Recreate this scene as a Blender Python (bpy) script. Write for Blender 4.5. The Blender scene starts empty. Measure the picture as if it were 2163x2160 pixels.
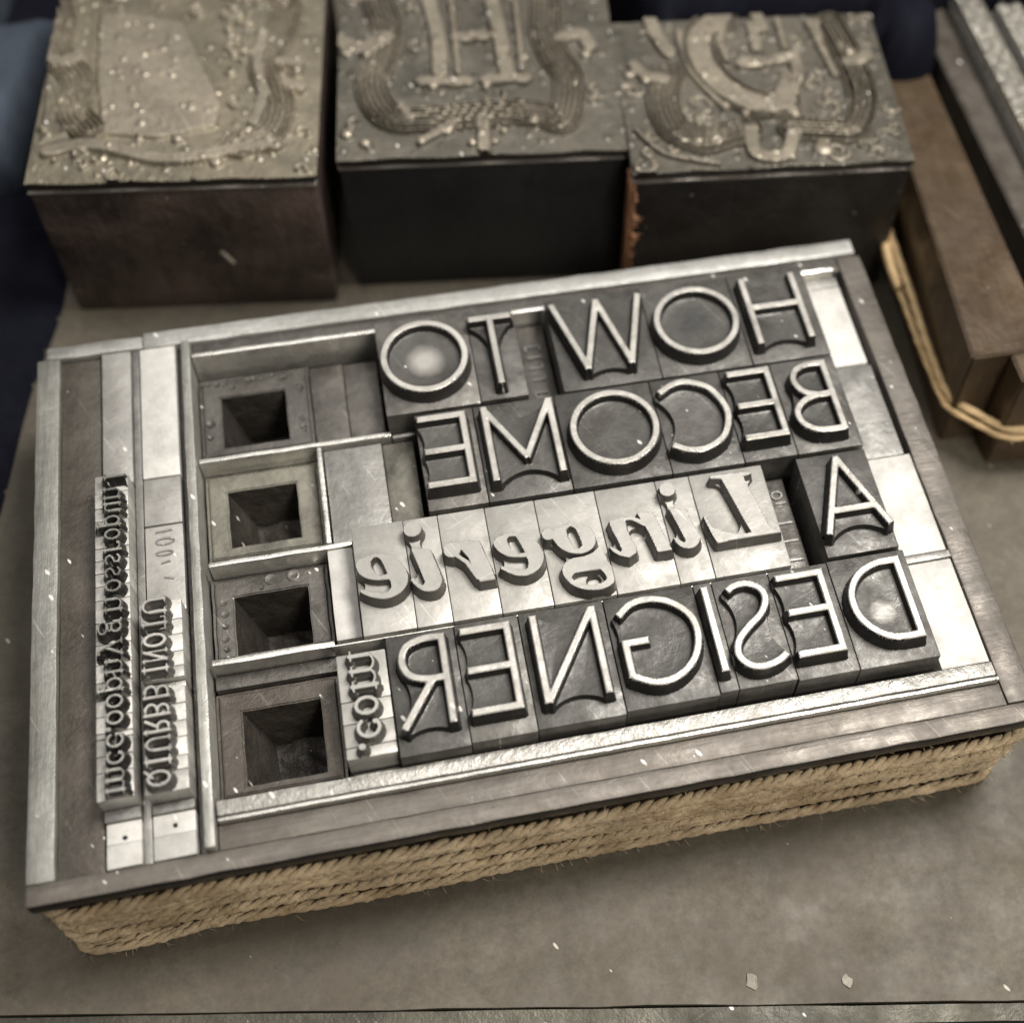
import bpy, bmesh, math, random
import numpy as np
from mathutils import Matrix, Vector
random.seed(7); rng = np.random.RandomState(7)
S = 0.001                       # every length below is written in millimetres
sc = bpy.context.scene
COL = sc.collection
H = 18.4                        # height of the furniture and of the tied frames
SH = 21.35                       # shoulder of the type
TH = 23.3                       # type height (printing face)

# ------------------------------------------------------------------ materials
MATS = {}
def mat(name, col, rough=.5, metal=0., var=.25, scale=60., bump=.15, speck=0., brush=0., dirt=0.,
        dirtcol=(.04, .035, .03), spec=.5, speckcol=(.75, .73, .68), rvar=.15, grain=.5, fine=900., spot=None, tint=.22, sdim='2D'):
    m = bpy.data.materials.new(name); m.use_nodes = True
    nt = m.node_tree; N = nt.nodes; L = nt.links; N.clear()
    out = N.new('ShaderNodeOutputMaterial'); b = N.new('ShaderNodeBsdfPrincipled')
    L.new(b.outputs[0], out.inputs[0])
    b.inputs['Metallic'].default_value = metal
    b.inputs['Specular IOR Level'].default_value = spec
    geo = N.new('ShaderNodeTexCoord'); oi = N.new('ShaderNodeObjectInfo')
    off = N.new('ShaderNodeVectorMath'); off.operation = 'MULTIPLY_ADD'
    comb = N.new('ShaderNodeCombineXYZ')
    for i in range(3): L.new(oi.outputs['Random'], comb.inputs[i])
    L.new(comb.outputs[0], off.inputs[0]); off.inputs[1].default_value = (.7, .9, .3)
    L.new(geo.outputs['Object'], off.inputs[2])
    def noise(sc_, det=6, rough_=.6, vec=None, dist=0.):
        n = N.new('ShaderNodeTexNoise'); n.inputs['Scale'].default_value = sc_
        n.inputs['Detail'].default_value = det; n.inputs['Roughness'].default_value = rough_
        n.inputs['Distortion'].default_value = dist
        L.new(vec or off.outputs[0], n.inputs['Vector']); return n
    def ramp(fac, stops):
        r = N.new('ShaderNodeValToRGB'); el = r.color_ramp.elements
        while len(el) < len(stops): el.new(.5)
        for e, (p, c) in zip(el, stops): e.position = p; e.color = (c[0], c[1], c[2], 1)
        L.new(fac, r.inputs[0]); return r
    def mixc(f, a, b_, mode='MIX'):
        x = N.new('ShaderNodeMix'); x.data_type = 'RGBA'; x.blend_type = mode
        for s_, v in ((x.inputs[0], f), (x.inputs[6], a), (x.inputs[7], b_)):
            if isinstance(v, (int, float)): s_.default_value = v
            elif isinstance(v, tuple): s_.default_value = (*v, 1)
            else: L.new(v, s_)
        return x.outputs[2]
    n1 = noise(scale, 5, .65, dist=.4)
    lo = tuple(max(0, c*(1-var)) for c in col); hi = tuple(min(1, c*(1+var)) for c in col)
    base = ramp(n1.outputs[0], [(.3, lo), (.7, hi)]).outputs[0]
    n2 = noise(fine, 3, .75)                                    # fine grain of the cast surface
    g = ramp(n2.outputs[0], [(.3, (1-grain*.5,)*3), (.7, (1+0*grain,)*3)]).outputs[0]
    base = mixc(1., base, g, 'MULTIPLY')
    if dirt:
        nd = noise(scale*.45, 6, .7, dist=1.2)
        dm = ramp(nd.outputs[0], [(.5-.25*dirt, (1,)*3), (.62, (0,)*3)]).outputs[0]
        nd2 = noise(scale*2.2, 4, .7, dist=.5)
        dm2 = ramp(nd2.outputs[0], [(.42, (.35,)*3), (.6, (1,)*3)]).outputs[0]
        dm3 = mixc(1., dm, dm2, 'MULTIPLY')
        sc3 = N.new('ShaderNodeMath'); sc3.operation = 'MULTIPLY'; L.new(dm3, sc3.inputs[0]); sc3.inputs[1].default_value = min(1, .55+dirt*.4)
        base = mixc(sc3.outputs[0], base, dirtcol)
    hsum = n2.outputs[0]
    if brush:                                                   # drawn scratches along one direction
        mp = N.new('ShaderNodeMapping'); mp.vector_type = 'TEXTURE'; mp.inputs['Rotation'].default_value = (0, 0, brush)
        mp.inputs['Scale'].default_value = (1, 1/12, 1); L.new(off.outputs[0], mp.inputs[0])
        nb = noise(140, 4, .7, vec=mp.outputs[0])
        rb = ramp(nb.outputs[0], [(.35, (.72,)*3), (.6, (1,)*3)]).outputs[0]
        base = mixc(.8, base, mixc(1., base, rb, 'MULTIPLY'))
        ad = N.new('ShaderNodeMath'); ad.operation = 'ADD'; L.new(nb.outputs[0], ad.inputs[0]); L.new(hsum, ad.inputs[1]); hsum = ad.outputs[0]
    if metal > .2:                                              # stray hairline scratches
        for ang, th in ((2.05, .70), (.4, .73)):
            mp = N.new('ShaderNodeMapping'); mp.vector_type = 'TEXTURE'; mp.inputs['Rotation'].default_value = (0, 0, ang)
            mp.inputs['Scale'].default_value = (1, 1/24, 1); L.new(off.outputs[0], mp.inputs[0])
            nb = noise(95, 2, .6, vec=mp.outputs[0])
            rb = ramp(nb.outputs[0], [(th-.02, (0,)*3), (th, (1,)*3)]).outputs[0]
            mk = N.new('ShaderNodeMath'); mk.operation = 'MULTIPLY'; L.new(rb, mk.inputs[0]); mk.inputs[1].default_value = .24
            base = mixc(mk.outputs[0], base, tuple(min(.8, c*2.2+.04) for c in col))
    if speck:                                                   # bright little nicks and dust, also small glints painted as colour
        mp = N.new('ShaderNodeMapping'); mp.vector_type = 'TEXTURE'; mp.inputs['Rotation'].default_value = (0, 0, 2.1)
        mp.inputs['Scale'].default_value = (1.9, .8, 1); L.new(off.outputs[0], mp.inputs[0])
        vo = N.new('ShaderNodeTexVoronoi'); vo.inputs['Scale'].default_value = 640; vo.voronoi_dimensions = '3D' if 'wood' in name else '2D'; L.new(mp.outputs[0], vo.inputs['Vector'])
        sepc = N.new('ShaderNodeSeparateColor'); L.new(vo.outputs['Color'], sepc.inputs[0])
        pw = N.new('ShaderNodeMath'); pw.operation = 'POWER'; L.new(sepc.outputs[1], pw.inputs[0]); pw.inputs[1].default_value = 2.5
        wj = noise(1500, 2, .6)
        dv = N.new('ShaderNodeMath'); dv.operation = 'MULTIPLY_ADD'; L.new(pw.outputs[0], dv.inputs[0]); dv.inputs[1].default_value = -.13; L.new(vo.outputs['Distance'], dv.inputs[2])
        dw = N.new('ShaderNodeMath'); dw.operation = 'MULTIPLY_ADD'; L.new(wj.outputs[0], dw.inputs[0]); dw.inputs[1].default_value = .22; L.new(dv.outputs[0], dw.inputs[2])
        sp = ramp(dw.outputs[0], [(.08, (1,)*3), (.15, (0,)*3)])
        gt = N.new('ShaderNodeMath'); gt.operation = 'GREATER_THAN'; L.new(sepc.outputs[0], gt.inputs[0]); gt.inputs[1].default_value = 1-speck*1.6
        mu = N.new('ShaderNodeMath'); mu.operation = 'MULTIPLY'; L.new(gt.outputs[0], mu.inputs[0]); L.new(sp.outputs[0], mu.inputs[1])
        base = mixc(mu.outputs[0], base, speckcol)
        mm = N.new('ShaderNodeMath'); mm.operation = 'MULTIPLY_ADD'; L.new(mu.outputs[0], mm.inputs[0]); mm.inputs[1].default_value = -metal; mm.inputs[2].default_value = metal
        L.new(mm.outputs[0], b.inputs['Metallic'])
    tr = N.new('ShaderNodeMapRange'); L.new(oi.outputs['Random'], tr.inputs[0]); tr.inputs[3].default_value = 1-tint; tr.inputs[4].default_value = 1+tint*.6
    tc = N.new('ShaderNodeCombineColor')
    for i in range(3): L.new(tr.outputs[0], tc.inputs[i])
    base = mixc(1., base, tc.outputs[0], 'MULTIPLY')
    if spot:                                                    # pale or dark patch with a ragged rim; also paints a dish reflection
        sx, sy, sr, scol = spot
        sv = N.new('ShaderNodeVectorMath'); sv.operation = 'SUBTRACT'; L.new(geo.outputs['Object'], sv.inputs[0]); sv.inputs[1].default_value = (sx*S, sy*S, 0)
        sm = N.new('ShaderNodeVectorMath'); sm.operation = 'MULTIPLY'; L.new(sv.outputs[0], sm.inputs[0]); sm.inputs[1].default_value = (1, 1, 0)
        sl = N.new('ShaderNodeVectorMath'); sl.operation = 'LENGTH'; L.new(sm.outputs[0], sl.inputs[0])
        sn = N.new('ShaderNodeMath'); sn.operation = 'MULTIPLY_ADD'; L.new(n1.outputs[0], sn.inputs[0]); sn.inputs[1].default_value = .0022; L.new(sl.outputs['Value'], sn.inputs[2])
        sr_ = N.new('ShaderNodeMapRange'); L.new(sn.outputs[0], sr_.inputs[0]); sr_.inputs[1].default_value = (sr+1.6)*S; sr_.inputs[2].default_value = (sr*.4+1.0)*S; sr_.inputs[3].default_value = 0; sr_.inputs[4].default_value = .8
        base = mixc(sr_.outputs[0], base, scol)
    L.new(base, b.inputs['Base Color'])
    mr = N.new('ShaderNodeMapRange'); mr.inputs[1].default_value = .3; mr.inputs[2].default_value = .7
    mr.inputs[3].default_value = max(.05, rough-rvar); mr.inputs[4].default_value = min(1, rough+rvar)
    n3 = noise(scale*3.1, 3, .7); L.new(n3.outputs[0], mr.inputs[0]); L.new(mr.outputs[0], b.inputs['Roughness'])
    bp = N.new('ShaderNodeBump'); bp.inputs['Strength'].default_value = bump; bp.inputs['Distance'].default_value = .0003
    L.new(hsum, bp.inputs['Height'])
    b2 = N.new('ShaderNodeBump'); b2.inputs['Strength'].default_value = bump*.8; b2.inputs['Distance'].default_value = .0007
    L.new(n1.outputs[0], b2.inputs['Height']); L.new(bp.outputs[0], b2.inputs['Normal']); L.new(b2.outputs[0], b.inputs['Normal'])
    MATS[name] = m; return m

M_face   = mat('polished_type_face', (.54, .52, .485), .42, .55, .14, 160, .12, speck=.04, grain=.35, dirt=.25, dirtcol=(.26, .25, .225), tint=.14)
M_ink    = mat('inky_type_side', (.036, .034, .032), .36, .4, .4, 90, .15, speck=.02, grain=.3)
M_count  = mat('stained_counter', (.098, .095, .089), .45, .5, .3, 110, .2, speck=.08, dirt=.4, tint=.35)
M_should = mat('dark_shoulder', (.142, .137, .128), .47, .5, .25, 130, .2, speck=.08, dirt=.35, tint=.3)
M_should2 = mat('brownish_shoulder', (.215, .205, .188), .48, .5, .25, 130, .2, speck=.08, dirt=.35, tint=.3)
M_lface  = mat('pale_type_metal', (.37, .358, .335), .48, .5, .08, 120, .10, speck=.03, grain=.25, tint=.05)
M_ctPale = mat('sheen_counter', (.098, .095, .089), .46, .5, .3, 110, .2, speck=.08, dirt=.4, spot=(-.17, -.3, 2.0, (.46, .44, .41)))  # pale centre paints the reflection of the dished counter
M_ctDark = mat('dark_centre_counter', (.098, .095, .089), .46, .5, .3, 110, .2, speck=.08, dirt=.4, spot=(-.1, -.2, 2.6, (.05, .05, .05)))  # colour darkens towards the middle of the ring
M_ctD    = mat('pale_spot_counter', (.098, .095, .089), .46, .5, .3, 110, .2, speck=.08, dirt=.4, spot=(-.3, -.7, .9, (.40, .39, .36)))  # small pale spot set off the middle
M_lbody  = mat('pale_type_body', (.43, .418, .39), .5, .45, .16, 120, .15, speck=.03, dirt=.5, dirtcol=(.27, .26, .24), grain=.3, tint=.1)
M_lside  = mat('shaded_type_side', (.12, .114, .105), .45, .5, .15, 120, .12, speck=.02, grain=.3)  # darker than the face: shade of the side walls put into the colour
M_white  = mat('clean_lead', (.63, .615, .585), .58, .2, .16, 90, .2, speck=.03, dirt=.6, dirtcol=(.33, .32, .295), grain=.35, tint=.12)
M_white2 = mat('clouded_lead', (.50, .485, .46), .5, .45, .18, 90, .25, speck=.05, dirt=.45, dirtcol=(.25, .24, .225), grain=.3, tint=.15)
M_grey   = mat('grey_lead', (.36, .35, .33), .45, .6, .22, 100, .25, speck=.06, dirt=.35, dirtcol=(.13, .125, .115))
M_dgrey  = mat('dark_lead', (.150, .140, .128), .42, .55, .28, 100, .28, speck=.06, dirt=.5)
M_olive  = mat('olive_lead', (.22, .21, .175), .46, .5, .2, 110, .25, speck=.06, dirt=.35)
M_brown  = mat('tarnished_furniture', (.100, .088, .074), .45, .35, .35, 80, .35, speck=.05, dirt=.6, dirtcol=(.045, .034, .026))
M_furn   = mat('worn_iron_furniture', (.165, .148, .130), .46, .45, .25, 60, .15, speck=.06, brush=.02, dirt=.4, dirtcol=(.095, .08, .065))
M_rail   = mat('brushed_rail', (.40, .395, .365), .46, .5, .16, 50, .25, speck=.06, brush=1.55, dirt=.45, dirtcol=(.22, .215, .19))
M_railx  = mat('brushed_rail_long', (.56, .555, .53), .45, .55, .14, 50, .25, speck=.05, brush=.02, dirt=.2, dirtcol=(.3, .295, .27))
M_rule   = mat('bright_rule', (.78, .76, .71), .32, .8, .12, 110, .22, speck=.08, brush=.02, grain=.3)
M_scuff  = mat('scuffed_strip', (.52, .50, .465), .45, .5, .22, 160, .6, speck=.2, dirt=.5, dirtcol=(.24, .23, .21))
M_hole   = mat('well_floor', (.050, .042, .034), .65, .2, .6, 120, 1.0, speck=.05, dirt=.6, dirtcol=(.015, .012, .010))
M_table  = mat('stone_slab', (.118, .101, .074), .60, .08, .26, 60, .09, speck=.014, rvar=.1, dirt=.45, dirtcol=(.080, .066, .047), grain=.85, fine=900, speckcol=(.5, .47, .4), tint=0)
M_rim    = mat('slab_rim', (.085, .078, .056), .5, .3, .45, 60, .5, speck=.1, dirt=.6, dirtcol=(.025, .02, .015))
M_dark   = mat('black_void', (.012, .012, .016), .7, 0, .3, 40, .1)
M_navy   = mat('navy_cloth_and_shade', (.004, .0045, .010), .9, 0, .35, 60, .6, fine=1800, spec=.15)  # also colours the sheet that stands in for a shadow
M_blue   = mat('blue_grey_cloth', (.06, .075, .10), .85, 0, .3, 55, .6, fine=1800, spec=.2)
M_wood1  = mat('purple_brown_wood', (.066, .047, .040), .5, 0, .75, 90, .9, speck=.2, brush=.5, speckcol=(.34, .28, .23), tint=0)
M_wood2  = mat('black_stained_wood', (.013, .013, .015), .42, 0, .3, 45, .2, brush=1.5)
M_wood3  = mat('charcoal_wood', (.022, .019, .017), .5, 0, .7, 60, .8, speck=.15, brush=.02, speckcol=(.30, .28, .25))
M_raw    = mat('raw_splintered_wood', (.34, .165, .085), .7, 0, .5, 160, .7, brush=1.5)
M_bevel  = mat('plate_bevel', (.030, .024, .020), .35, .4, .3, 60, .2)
M_flange = mat('plate_flange', (.22, .2, .18), .4, .6, .3, 90, .5, speck=.1)
M_plate  = mat('engraved_plate', (.165, .150, .122), .40, .5, .3, 120, .3, speck=.05, dirt=.5, dirtcol=(.075, .07, .058), grain=.5, tint=.1)  # some bright specks here are painted glints of the metal
M_plate2 = mat('tan_engraved_plate', (.285, .250, .185), .38, .55, .3, 120, .35, speck=.14, dirt=.45, dirtcol=(.15, .14, .11), grain=.5, tint=.05)
M_plrel  = mat('engraved_relief', (.37, .325, .255), .38, .55, .22, 120, .25, speck=.08, dirt=.45, dirtcol=(.21, .185, .145), grain=.5, tint=.1)
M_twine  = mat('jute_twine', (.68, .54, .36), .8, 0, .4, 140, .8, fine=2600, spec=.2, dirt=.3, dirtcol=(.26, .17, .085), tint=0)
M_twine2 = mat('pale_cotton_cord', (.72, .52, .28), .42, 0, .2, 90, .3, fine=2600, spec=.5, tint=0)
M_bwood  = mat('brown_furniture', (.120, .082, .048), .38, .25, .3, 40, .3, speck=.015, grain=.5, brush=1.5, dirt=.4, dirtcol=(.06, .04, .025), tint=.1)
M_dust   = mat('paper_flake', (.27, .25, .205), .7, 0, .4, 300, .6)

# ------------------------------------------------------------------ helpers
def link(o, parent=None):
    COL.objects.link(o)
    if parent is not None: o.parent = parent
    return o
def tag(o, label, cat, group=None, kind=None):
    if label: o['label'] = label
    if cat: o['category'] = cat
    if group: o['group'] = group
    if kind: o['kind'] = kind
    return o
def empty(name, x, y, label, cat, group=None, z=0., rz=0.):
    o = bpy.data.objects.new(name, None); o.empty_display_size = .002
    o.location = (x*S, y*S, z*S); o.rotation_euler = (0, 0, rz); link(o)
    return tag(o, label, cat, group)
def mesh_obj(name, verts, faces, mats, parent=None, fm=None, sharp=35, smooth=True):
    me = bpy.data.meshes.new(name)
    me.from_pydata([tuple(c*S for c in v) for v in verts], [], faces); me.validate()
    if not isinstance(mats, (list, tuple)): mats = [mats]
    for m in mats: me.materials.append(m)
    if fm is not None and len(fm) == len(me.polygons): me.polygons.foreach_set('material_index', list(fm))
    if smooth:
        me.polygons.foreach_set('use_smooth', [True]*len(me.polygons))
        me.set_sharp_from_angle(angle=math.radians(sharp))
    me.update()
    return link(bpy.data.objects.new(name, me), parent)
def bm_obj(name, bm, mats, parent=None, sharp=35):
    me = bpy.data.meshes.new(name)
    for v in bm.verts: v.co *= S
    bm.normal_update(); bm.to_mesh(me); bm.free()
    if not isinstance(mats, (list, tuple)): mats = [mats]
    for m in mats: me.materials.append(m)
    me.polygons.foreach_set('use_smooth', [True]*len(me.polygons)); me.set_sharp_from_angle(angle=math.radians(sharp))
    return link(bpy.data.objects.new(name, me), parent)
def wob(v, a):
    return v + (random.random()-.5)*2*a
def slab_bm(x0, y0, x1, y1, z0, z1, bev=.15, wobble=.05, cuts=6):
    """a bevelled bar whose long edges wander a little, as worn metal does"""
    bm = bmesh.new()
    lx, ly = x1-x0, y1-y0
    nx = max(1, min(40, int(lx/3))) if lx > ly else 1
    ny = max(1, min(40, int(ly/3))) if ly >= lx else 1
    V = {}
    for i in range(nx+1):
        for j in range(ny+1):
            for k, z in ((0, z0), (1, z1)):
                V[i, j, k] = bm.verts.new((x0+lx*i/nx, y0+ly*j/ny, z))
    for i in range(nx):
        for j in range(ny):
            bm.faces.new([V[i, j, 1], V[i+1, j, 1], V[i+1, j+1, 1], V[i, j+1, 1]])
            bm.faces.new([V[i, j, 0], V[i, j+1, 0], V[i+1, j+1, 0], V[i+1, j, 0]])
    for i in range(nx):
        bm.faces.new([V[i, 0, 0], V[i+1, 0, 0], V[i+1, 0, 1], V[i, 0, 1]])
        bm.faces.new([V[i, ny, 0], V[i, ny, 1], V[i+1, ny, 1], V[i+1, ny, 0]])
    for j in range(ny):
        bm.faces.new([V[0, j, 0], V[0, j, 1], V[0, j+1, 1], V[0, j+1, 0]])
        bm.faces.new([V[nx, j, 0], V[nx, j+1, 0], V[nx, j+1, 1], V[nx, j, 1]])
    bm.normal_update()
    es = [e for e in bm.edges if len(e.link_faces) == 2 and e.calc_face_angle(0) > 1.0]
    bmesh.ops.bevel(bm, geom=es, offset=bev, segments=2, affect='EDGES', profile=.6)
    cx, cy = (x0+x1)/2, (y0+y1)/2
    for v in bm.verts:
        s = math.sin(v.co.x*.9+cy)+math.sin(v.co.y*1.1+cx*2)+.6*math.sin(v.co.x*2.7+v.co.y*2.3)
        v.co.x += wobble*.3*s*(1 if ly >= lx else 0); v.co.y += wobble*.3*s*(1 if lx > ly else 0)
        if v.co.z > (z0+z1)/2: v.co.z += wobble*.4*math.sin(v.co.x*.7+v.co.y*.9+cx)
    return bm
GAP = .05
def bar(name, x0, y0, x1, y1, m, label, cat, group=None, z1=H, z0=0., bev=.15, wobble=.05):
    cx, cy = (x0+x1)/2, (y0+y1)/2
    bm = slab_bm(x0-cx+GAP/2, y0-cy+GAP/2, x1-cx-GAP/2, y1-cy-GAP/2, z0, z1+random.uniform(-.04, .04), bev, wobble)
    o = bm_obj(name, bm, m); o.location = (cx*S, cy*S, 0)
    if isinstance(m, list):                                     # darker material on the front-facing edge
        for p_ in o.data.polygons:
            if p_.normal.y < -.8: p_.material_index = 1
    return tag(o, label, cat, group)

# ------------------------------------------------------------------ signed distance tools for the type faces
def d_seg(P, a, b, ra, rb=None):
    rb = ra if rb is None else rb
    a = np.array(a, float); b = np.array(b, float); ab = b-a; L2 = (ab*ab).sum()+1e-12
    t = np.clip(((P-a)@ab)/L2, 0, 1)
    return np.linalg.norm(P-(a+t[..., None]*ab), axis=-1)-(ra+(rb-ra)*t)
def d_box(P, a, b, w):
    """flat-ended stroke from a to b of width w"""
    a = np.array(a, float); b = np.array(b, float); u = b-a; L = np.linalg.norm(u); u = u/L; n = np.array([-u[1], u[0]])
    q = P-(a+b)/2; x = np.abs(q@u)-L/2; y = np.abs(q@n)-w/2
    return np.minimum(np.maximum(x, y), 0)+np.hypot(np.maximum(x, 0), np.maximum(y, 0))
def d_ring(P, c, rx, ry, w, cut=None):
    q = P-np.array(c, float); k = np.hypot(q[..., 0]/rx, q[..., 1]/ry); g = np.hypot(q[..., 0]/rx**2, q[..., 1]/ry**2)+1e-9
    d = np.abs(k*(k-1)/g*1.0)
    d = d-w/2
    if cut is not None: d = np.maximum(d, cut(q))
    return d
def d_poly(P, poly):
    poly = np.array(poly, float); n = len(poly)
    d = np.full(P.shape[:-1], 1e9); ins = np.zeros(P.shape[:-1], bool)
    for i in range(n):
        a, b = poly[i], poly[(i+1) % n]; e = b-a; w = P-a
        t = np.clip((w@e)/((e*e).sum()+1e-12), 0, 1)
        d = np.minimum(d, np.linalg.norm(w-t[..., None]*e, axis=-1))
        c = ((a[1] <= P[..., 1]) != (b[1] <= P[..., 1]))
        xi = a[0]+(P[..., 1]-a[1])/(b[1]-a[1]+1e-12)*(b[0]-a[0])
        ins ^= c & (P[..., 0] < xi)
    return np.where(ins, -d, d)
def smooth_poly(p, n=4, corner=math.radians(50)):
    """Catmull-Rom through the points, keeping hard corners"""
    p = [np.array(q, float) for q in p]; N_ = len(p); out = []
    def hard(i):
        u = p[i]-p[i-1]; v = p[(i+1) % N_]-p[i]
        c = (u@v)/(np.linalg.norm(u)*np.linalg.norm(v)+1e-9); return math.acos(max(-1, min(1, c))) > corner
    hd = [hard(i) for i in range(N_)]
    for i in range(N_):
        p1, p2 = p[i], p[(i+1) % N_]
        p0 = p1-(p2-p1) if hd[i] else p[i-1]
        p3 = p2+(p2-p1) if hd[(i+1) % N_] else p[(i+2) % N_]
        for k in range(n):
            t = k/n
            out.append(.5*((2*p1)+(-p0+p2)*t+(2*p0-5*p1+4*p2-p3)*t*t+(-p0+3*p1-3*p2+p3)*t**3))
    return out
def U(*a):
    r = a[0]
    for x in a[1:]: r = np.minimum(r, x)
    return r

def closing(P, D, R, h):
    """distance field of the glyph closed by a disc of radius R (gives the curved webs between strokes)"""
    gy, gx = np.gradient(D, h)
    gn = np.hypot(gx, gy)+1e-6
    msk = np.abs(D-R) < h*.75
    if not msk.any(): return D
    pts = P[msk]-np.stack([gx[msk], gy[msk]], -1)/gn[msk][:, None]*((D[msk]-R)/1.0)[:, None]
    flat = P.reshape(-1, 2); best = np.full(len(flat), 1e9)
    for s in range(0, len(flat), 4000):
        q = flat[s:s+4000]
        dd = ((q[:, None, :]-pts[None])**2).sum(-1)
        best[s:s+4000] = np.sqrt(dd.min(1))
    best = best.reshape(D.shape)
    out = np.where(D < R, R-best, best*1.0+R)
    return np.minimum(out, D+1e-3) if False else out

def raised(name, fn, box, parent, mats, zf=TH, zs=SH, zp=22.0, R=4., h=.1, slope=6., zdish=.14, origin=(0, 0), clip=None, pad=None, faceround=.12):
    """raised printing face: face level where fn<0, a lower plateau over the closed outline, walls down to the shoulder"""
    x0, y0, x1, y1 = box
    pad = R+.6 if pad is None else pad
    gx = np.arange(x0-pad, x1+pad+h, h); gy = np.arange(y0-pad, y1+pad+h, h)
    P = np.stack(np.meshgrid(gx, gy), -1)
    D = fn(P); C = closing(P, D, R, h) if R > 0 else D
    pe = (zf-zp)/slope
    i0 = int(round(pad/h)); sl = (slice(i0-6, len(gy)-i0+6), slice(i0-6, len(gx)-i0+6))
    P0 = P[sl].copy(); D = D[sl]; C = C[sl]
    def grad(F):
        a, b = np.gradient(F, h); n = np.hypot(a, b); n[n < .3] = 1e9
        return b/n, a/n, n
    Q = P0.copy(); done = np.zeros(D.shape, bool)
    wb = (zf-.3-zs)/slope
    for F, lev in ((D, 0.), (C, .12+(zp > 0)*0), (C, wb), (D, pe), (D, -faceround)):
        g0, g1, n = grad(F)
        m = (np.abs(F-lev) < .5*h) & ~done & (n < 1e8)
        Q[..., 0][m] -= (g0*(F-lev))[m]; Q[..., 1][m] -= (g1*(F-lev))[m]; done |= m
        if lev == 0.: FD = m.copy()
    # re-evaluate after snapping
    D2 = fn(Q)
    a, b = np.gradient(C, h); C2 = C+b*(Q[..., 0]-P0[..., 0])+a*(Q[..., 1]-P0[..., 1])
    zface = zf-np.clip((D2+faceround)/faceround, 0, 1)**2*.10-slope*np.maximum(D2, 0)
    zpl = np.minimum(zp-.25+zdish*np.exp(-np.maximum(D2, 0)/.9), zp+.1)
    zpl = np.minimum(zpl, zp+.72-slope*np.maximum(C2, 0))
    Z = np.maximum(zface, zpl)
    live = Z > zs+.02
    Z = np.maximum(Z, zs-.03)
    ny, nx = D.shape
    cell = live[:-1, :-1] | live[1:, :-1] | live[:-1, 1:] | live[1:, 1:]
    if clip is not None:
        cx0, cy0, cx1, cy1 = clip
        Q[..., 0] = np.clip(Q[..., 0], cx0, cx1); Q[..., 1] = np.clip(Q[..., 1], cy0, cy1)
        keep = ((P0[..., 0] > cx0-h) & (P0[..., 0] < cx1+h) & (P0[..., 1] > cy0-h) & (P0[..., 1] < cy1+h))
        cell &= keep[:-1, :-1] & keep[1:, 1:]
    idx = -np.ones((ny, nx), int); verts = []; faces = []; fm = []
    jj, ii = np.nonzero(cell)
    need = np.zeros((ny, nx), bool)
    need[jj, ii] = need[jj+1, ii] = need[jj, ii+1] = need[jj+1, ii+1] = True
    idx[need] = np.arange(need.sum())
    ox, oy = origin
    vv = np.stack([Q[..., 0][need]-ox, Q[..., 1][need]-oy, Z[need]], -1)
    q4 = lambda F: (F[jj, ii], F[jj, ii+1], F[jj+1, ii+1], F[jj+1, ii])
    z4 = np.stack(q4(Z)); d4 = sum(q4(D2))/4; c4 = sum(q4(C))/4; zr = z4.max(0)-z4.min(0)
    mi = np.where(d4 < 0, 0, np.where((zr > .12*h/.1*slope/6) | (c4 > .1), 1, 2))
    A, B, C_, D_ = q4(idx); alt = np.abs(z4[0]-z4[2]) > np.abs(z4[1]-z4[3])
    t1 = np.stack([A, B, np.where(alt, D_, C_)], -1); t2 = np.stack([np.where(alt, B, A), C_, D_], -1)
    faces = np.stack([t1, t2], 1).reshape(-1, 3).tolist(); fm = np.repeat(mi, 2).tolist()
    return mesh_obj(name, vv.tolist(), faces, mats, parent, fm, sharp=38)

def type_body(x0, y0, x1, y1, m, ox, oy, parent, z=SH, bev=.12):
    return bm_obj('body', slab_bm(x0-ox+.04, y0-oy+.04, x1-ox-.04, y1-oy-.04, 0, z+random.uniform(-.03, .03), bev, .04), m, parent)

def sort(body, fn, box, label, group, mb, mats, face_name='raised_letter', sz=SH, cat='metal type', **kw):
    x0, y0, x1, y1 = body; ox, oy = (x0+x1)/2, (y0+y1)/2
    e = empty('metal_type', ox, oy, label, cat, group)
    type_body(x0, y0, x1, y1, mb, ox, oy, e, z=sz)
    raised(face_name, fn, box, e, mats, zs=sz, origin=(ox, oy), clip=(x0+.02, y0+.02, x1-.02, y1-.02), **kw)
    return e

W_ = .80    # stroke width of the light capitals
def st(*pts, w=W_):
    def f(P):
        return U(*[d_box(P, pts[i], pts[i+1], w) for i in range(len(pts)-1)])
    return f
def fl(fs):
    return lambda P: U(*[f(P) for f in fs])
def chain(pts, w=W_, n=6, flat=True):
    """smooth curved stroke through points"""
    p = [np.array(q, float) for q in pts]; o = []
    for i in range(len(p)-1):
        p0 = p[i-1] if i else p[0]*2-p[1]; p3 = p[i+2] if i+2 < len(p) else p[-1]*2-p[-2]
        for k in range(n):
            t = k/n; o.append(.5*((2*p[i])+(-p0+p[i+1])*t+(2*p0-5*p[i]+4*p[i+1]-p3)*t*t+(-p0+3*p[i]-3*p[i+1]+p3)*t**3))
    o.append(p[-1])
    def f(P):
        d = U(*[d_seg(P, o[i], o[i+1], w/2) for i in range(len(o)-1)])
        if flat:                                                # square the two ends
            for e, q in ((o[0], o[1]), (o[-1], o[-2])):
                u = (e-q)/np.linalg.norm(e-q); r = np.linalg.norm(P-e, axis=-1)
                cut = (P-e)@u
                d = np.where(r < w*1.2, np.maximum(d, cut), d)
        return d
    return f

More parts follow.
